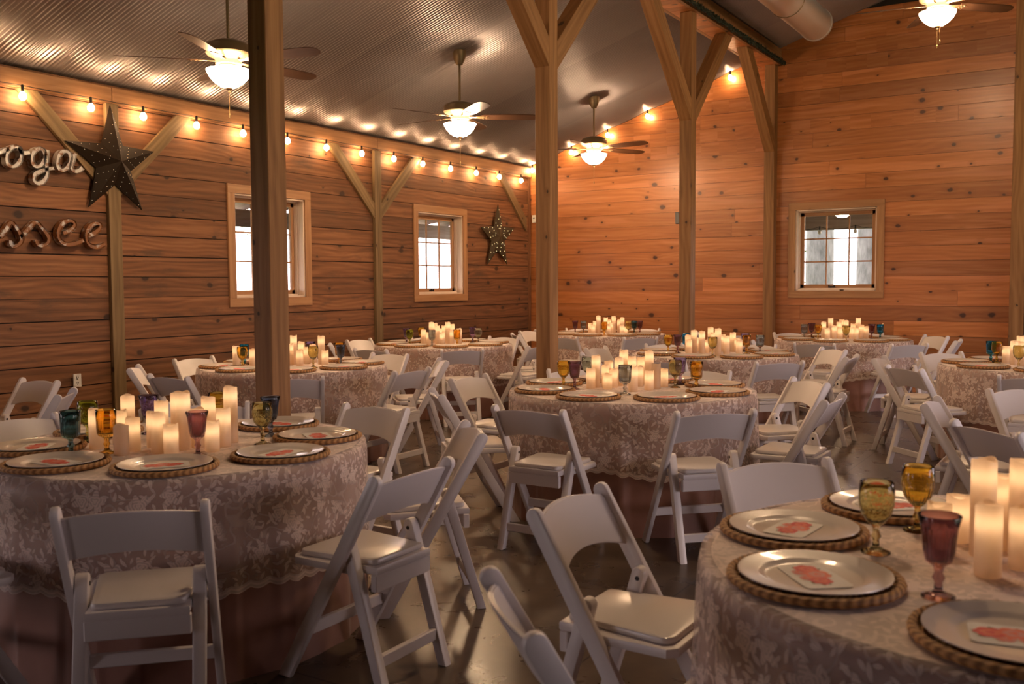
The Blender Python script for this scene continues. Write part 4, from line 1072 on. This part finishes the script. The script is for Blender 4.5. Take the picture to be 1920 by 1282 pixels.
# ------------------------------------------------------------------ outdoors seen through the windows
bm = bmesh.new(); f = [bm.verts.new(p) for p in ((-90, -60, -.16), (60, -60, -.16), (60, 80, -.16), (-90, 80, -.16))]; bm.faces.new(f)
tag(obj('lawn', bm, M['grass']), 'sunlit lawn outside the windows', 'lawn', kind='stuff')
bm = bmesh.new(); box(bm, LX-3.1, LX-.2, BY, FY+3.1, -.15, -.02); box(bm, LX-.2, RX, FY+.2, FY+3.1, -.15, -.02); structure(obj('porch_floor', bm, M['gravel']), 'pale porch slab outside', 'porch floor')
def porch(name, side):
    t = tag(empty(name, (LX-.2, 0, 2.95) if side == 'l' else (3, FY+.2, 2.95)), 'dark timber porch roof outside the %s' % ('long wall windows' if side == 'l' else 'gable window'), 'porch roof')
    def P(along, out, z): return (-out, along, z) if side == 'l' else (along, out, z)
    a0, a1 = (BY, FY+2.7) if side == 'l' else (-3.5, 10)
    bm = bmesh.new(); vs = [P(a0, 0, 0), P(a1, 0, 0), P(a1, 2.75, -.35), P(a0, 2.75, -.35)]
    lo = [bm.verts.new(v) for v in vs]; hi = [bm.verts.new((v[0], v[1], v[2]+.04)) for v in vs]
    bm.faces.new(lo); bm.faces.new(hi)
    for i in range(4): bm.faces.new((lo[i], lo[(i+1) % 4], hi[(i+1) % 4], hi[i]))
    obj('roof_boards', bm, M['porch'], t)
    bm = bmesh.new(); s = a0
    while s < a1: beam_between(bm, P(s, .02, -.09), P(s, 2.6, -.42), .045, .13); s += .61
    obj('rafters', bm, M['porch'], t)
    bm = bmesh.new(); q0, q1 = P(a0, 2.35, -.70), P(a1, 2.45, -.46)
    box(bm, min(q0[0], q1[0]), max(q0[0], q1[0]), min(q0[1], q1[1]), max(q0[1], q1[1]), -.70, -.46); obj('porch_beam', bm, M['porch'], t)
    return t
porch('porch_roof', 'l'); porch('porch_roof', 'f')
for x in (-2.2, .9, 6.2):
    bm = bmesh.new(); box(bm, x-.07, x+.07, FY+2.53, FY+2.67, -.02, 2.25, 2); tag(obj('porch_post', bm, M['porch']), 'porch post outside the gable wall', 'post', 'porch posts')
string('string_lights', [(x, FY+2.48, 2.30) for x in (2.2, 2.75, 3.3, 3.85, 4.4)], 'string of unlit globe bulbs outside the gable window', .05, 'offbulb')
pl = tag(empty('porch_light', (3.96, 2.15, 2.40)), 'small lit dome lamp on the porch ceiling outside the gable window', 'lamp')
bm = bmesh.new(); lathe(bm, [(0, -.06), (.06, -.05), (.10, -.02), (.11, 0), (0, 0)], 20); obj('lamp_dome', bm, M['bowl'], pl, True)
bm = bmesh.new(); lathe(bm, [(.115, -.004), (.12, .0), (.12, .012), (.012, .02), (.012, .27), (0, .27)], 20); obj('lamp_rim', bm, M['bronze'], pl, 'auto')
def tree(x, y, r, h, lb, seed):
    rnd = random.Random(seed); t = tag(empty('shade_tree', (x, y, -.16)), lb, 'tree'); bm = bmesh.new()
    prof = [(0, 0), (r*1.9, 0), (r*1.45, .25), (r*1.15, .7), (r, 1.5), (r*.95, 3), (r*.85, h), (0, h)]
    lathe(bm, prof, 28, (0, 0, 0), lambda a, z: 1+.10*math.sin(5*a+seed)*math.exp(-z*.8)+.03*math.sin(9*a+z*2)); obj('trunk', bm, M['bark'], t, smooth=True)
    bm = bmesh.new()
    for i in range(2600):
        a = rnd.uniform(0, 2*PI); q = rnd.random()**.5*3.2; p = Vector((q*math.cos(a), q*math.sin(a), h+.2+rnd.uniform(-1.0, 2.6)))
        if seed == 1:
            if p.x > .40: continue
            if p.x < -.5 and rnd.random() < .4: p.z = rnd.uniform(1.3, 3.2)
        if seed == 2 and p.x < -.40: continue
        d = Vector((rnd.gauss(0, 1), rnd.gauss(0, 1), rnd.gauss(0, .6))).normalized(); w = d.orthogonal().normalized(); s = rnd.uniform(.08, .16)
        bm.faces.new([bm.verts.new(v) for v in (p, p+d*s*.5+w*s*.3, p+d*s, p+d*s*.5-w*s*.3)])
    obj('foliage', bm, M['leaf'], t)['kind'] = 'stuff'
tree(2.35, 7.2, .27, 4.2, 'grey tree trunk in the left panes of the gable window', 1); tree(3.62, 6.4, .38, 4.4, 'wide grey tree trunk in the right panes of the gable window', 2)
tree(-32, 26.0, .4, 5.0, 'distant shade tree beyond the long wall', 3)

# ------------------------------------------------------------------ light
w = bpy.data.worlds.new('sky'); sc.world = w; w.use_nodes = True; nt = w.node_tree; nt.nodes.clear()
bg = nt.nodes.new('ShaderNodeBackground'); bg.inputs[0].default_value = (1.0, .81, .82, 1); bg.inputs[1].default_value = 8.5
ow = nt.nodes.new('ShaderNodeOutputWorld'); nt.links.new(bg.outputs[0], ow.inputs[0])
def portal(loc, rot, sx, sy):
    l = bpy.data.lights.new('daylight_portal', 'AREA'); l.shape = 'RECTANGLE'; l.size = sx; l.size_y = sy; l.cycles.is_portal = True
    o = bpy.data.objects.new('daylight_portal', l); COL.objects.link(o); o.location = loc; o.rotation_euler = rot
for a, b, c, d in WIN_L+[DOOR_L]: portal((LX-.22, (a+b)/2, (c+d)/2), (0, R(-90), 0), d-c, b-a)
for a, b, c, d in DOOR_B: portal(((a+b)/2, BY-.22, (c+d)/2), (R(90), 0, 0), b-a, d-c)
for a, b, c, d in DOOR_R: portal((RX+.22, (a+b)/2, (c+d)/2), (0, R(90), 0), d-c, b-a)
for a, b, c, d in WIN_F: portal(((a+b)/2, FY+.22, (c+d)/2), (R(-90), 0, 0), b-a, d-c)


# ------------------------------------------------------------------ camera
cam = bpy.data.cameras.new('camera'); co = bpy.data.objects.new('camera', cam); COL.objects.link(co)
cam.sensor_width = 36.0; cam.lens = 1783.87/1920*36; cam.clip_start = .05; cam.clip_end = 300
p_, y_, r_ = .0603, .5636, -.0059
FWD = Vector((-math.sin(y_)*math.cos(p_), math.cos(y_)*math.cos(p_), -math.sin(p_))); RT = Vector((math.cos(y_), math.sin(y_), 0)); UP = RT.cross(FWD)
R2 = RT*math.cos(r_)+UP*math.sin(r_); U2 = UP*math.cos(r_)-RT*math.sin(r_)
Mx = Matrix((R2, U2, -FWD)).transposed().to_4x4(); Mx.translation = (7.291, -12.044, 1.408); co.matrix_world = Mx
cam.dof.use_dof = True; cam.dof.focus_distance = 7.0; cam.dof.aperture_fstop = 4.5
sc.camera = co
sc.view_settings.view_transform = 'Standard'; sc.view_settings.look = 'None'; sc.view_settings.gamma = 1.0; sc.view_settings.use_curve_mapping = False
sc.view_settings.exposure = .02
cy = sc.cycles
cy.use_denoising = True
try: cy.denoiser = 'OPENIMAGEDENOISE'
except Exception: pass
cy.max_bounces = 8; cy.diffuse_bounces = 4; cy.glossy_bounces = 3; cy.transmission_bounces = 8; cy.transparent_max_bounces = 12
cy.caustics_reflective = False; cy.caustics_refractive = False; cy.sample_clamp_indirect = 4.0; cy.blur_glossy = .5
cy.use_light_tree = True
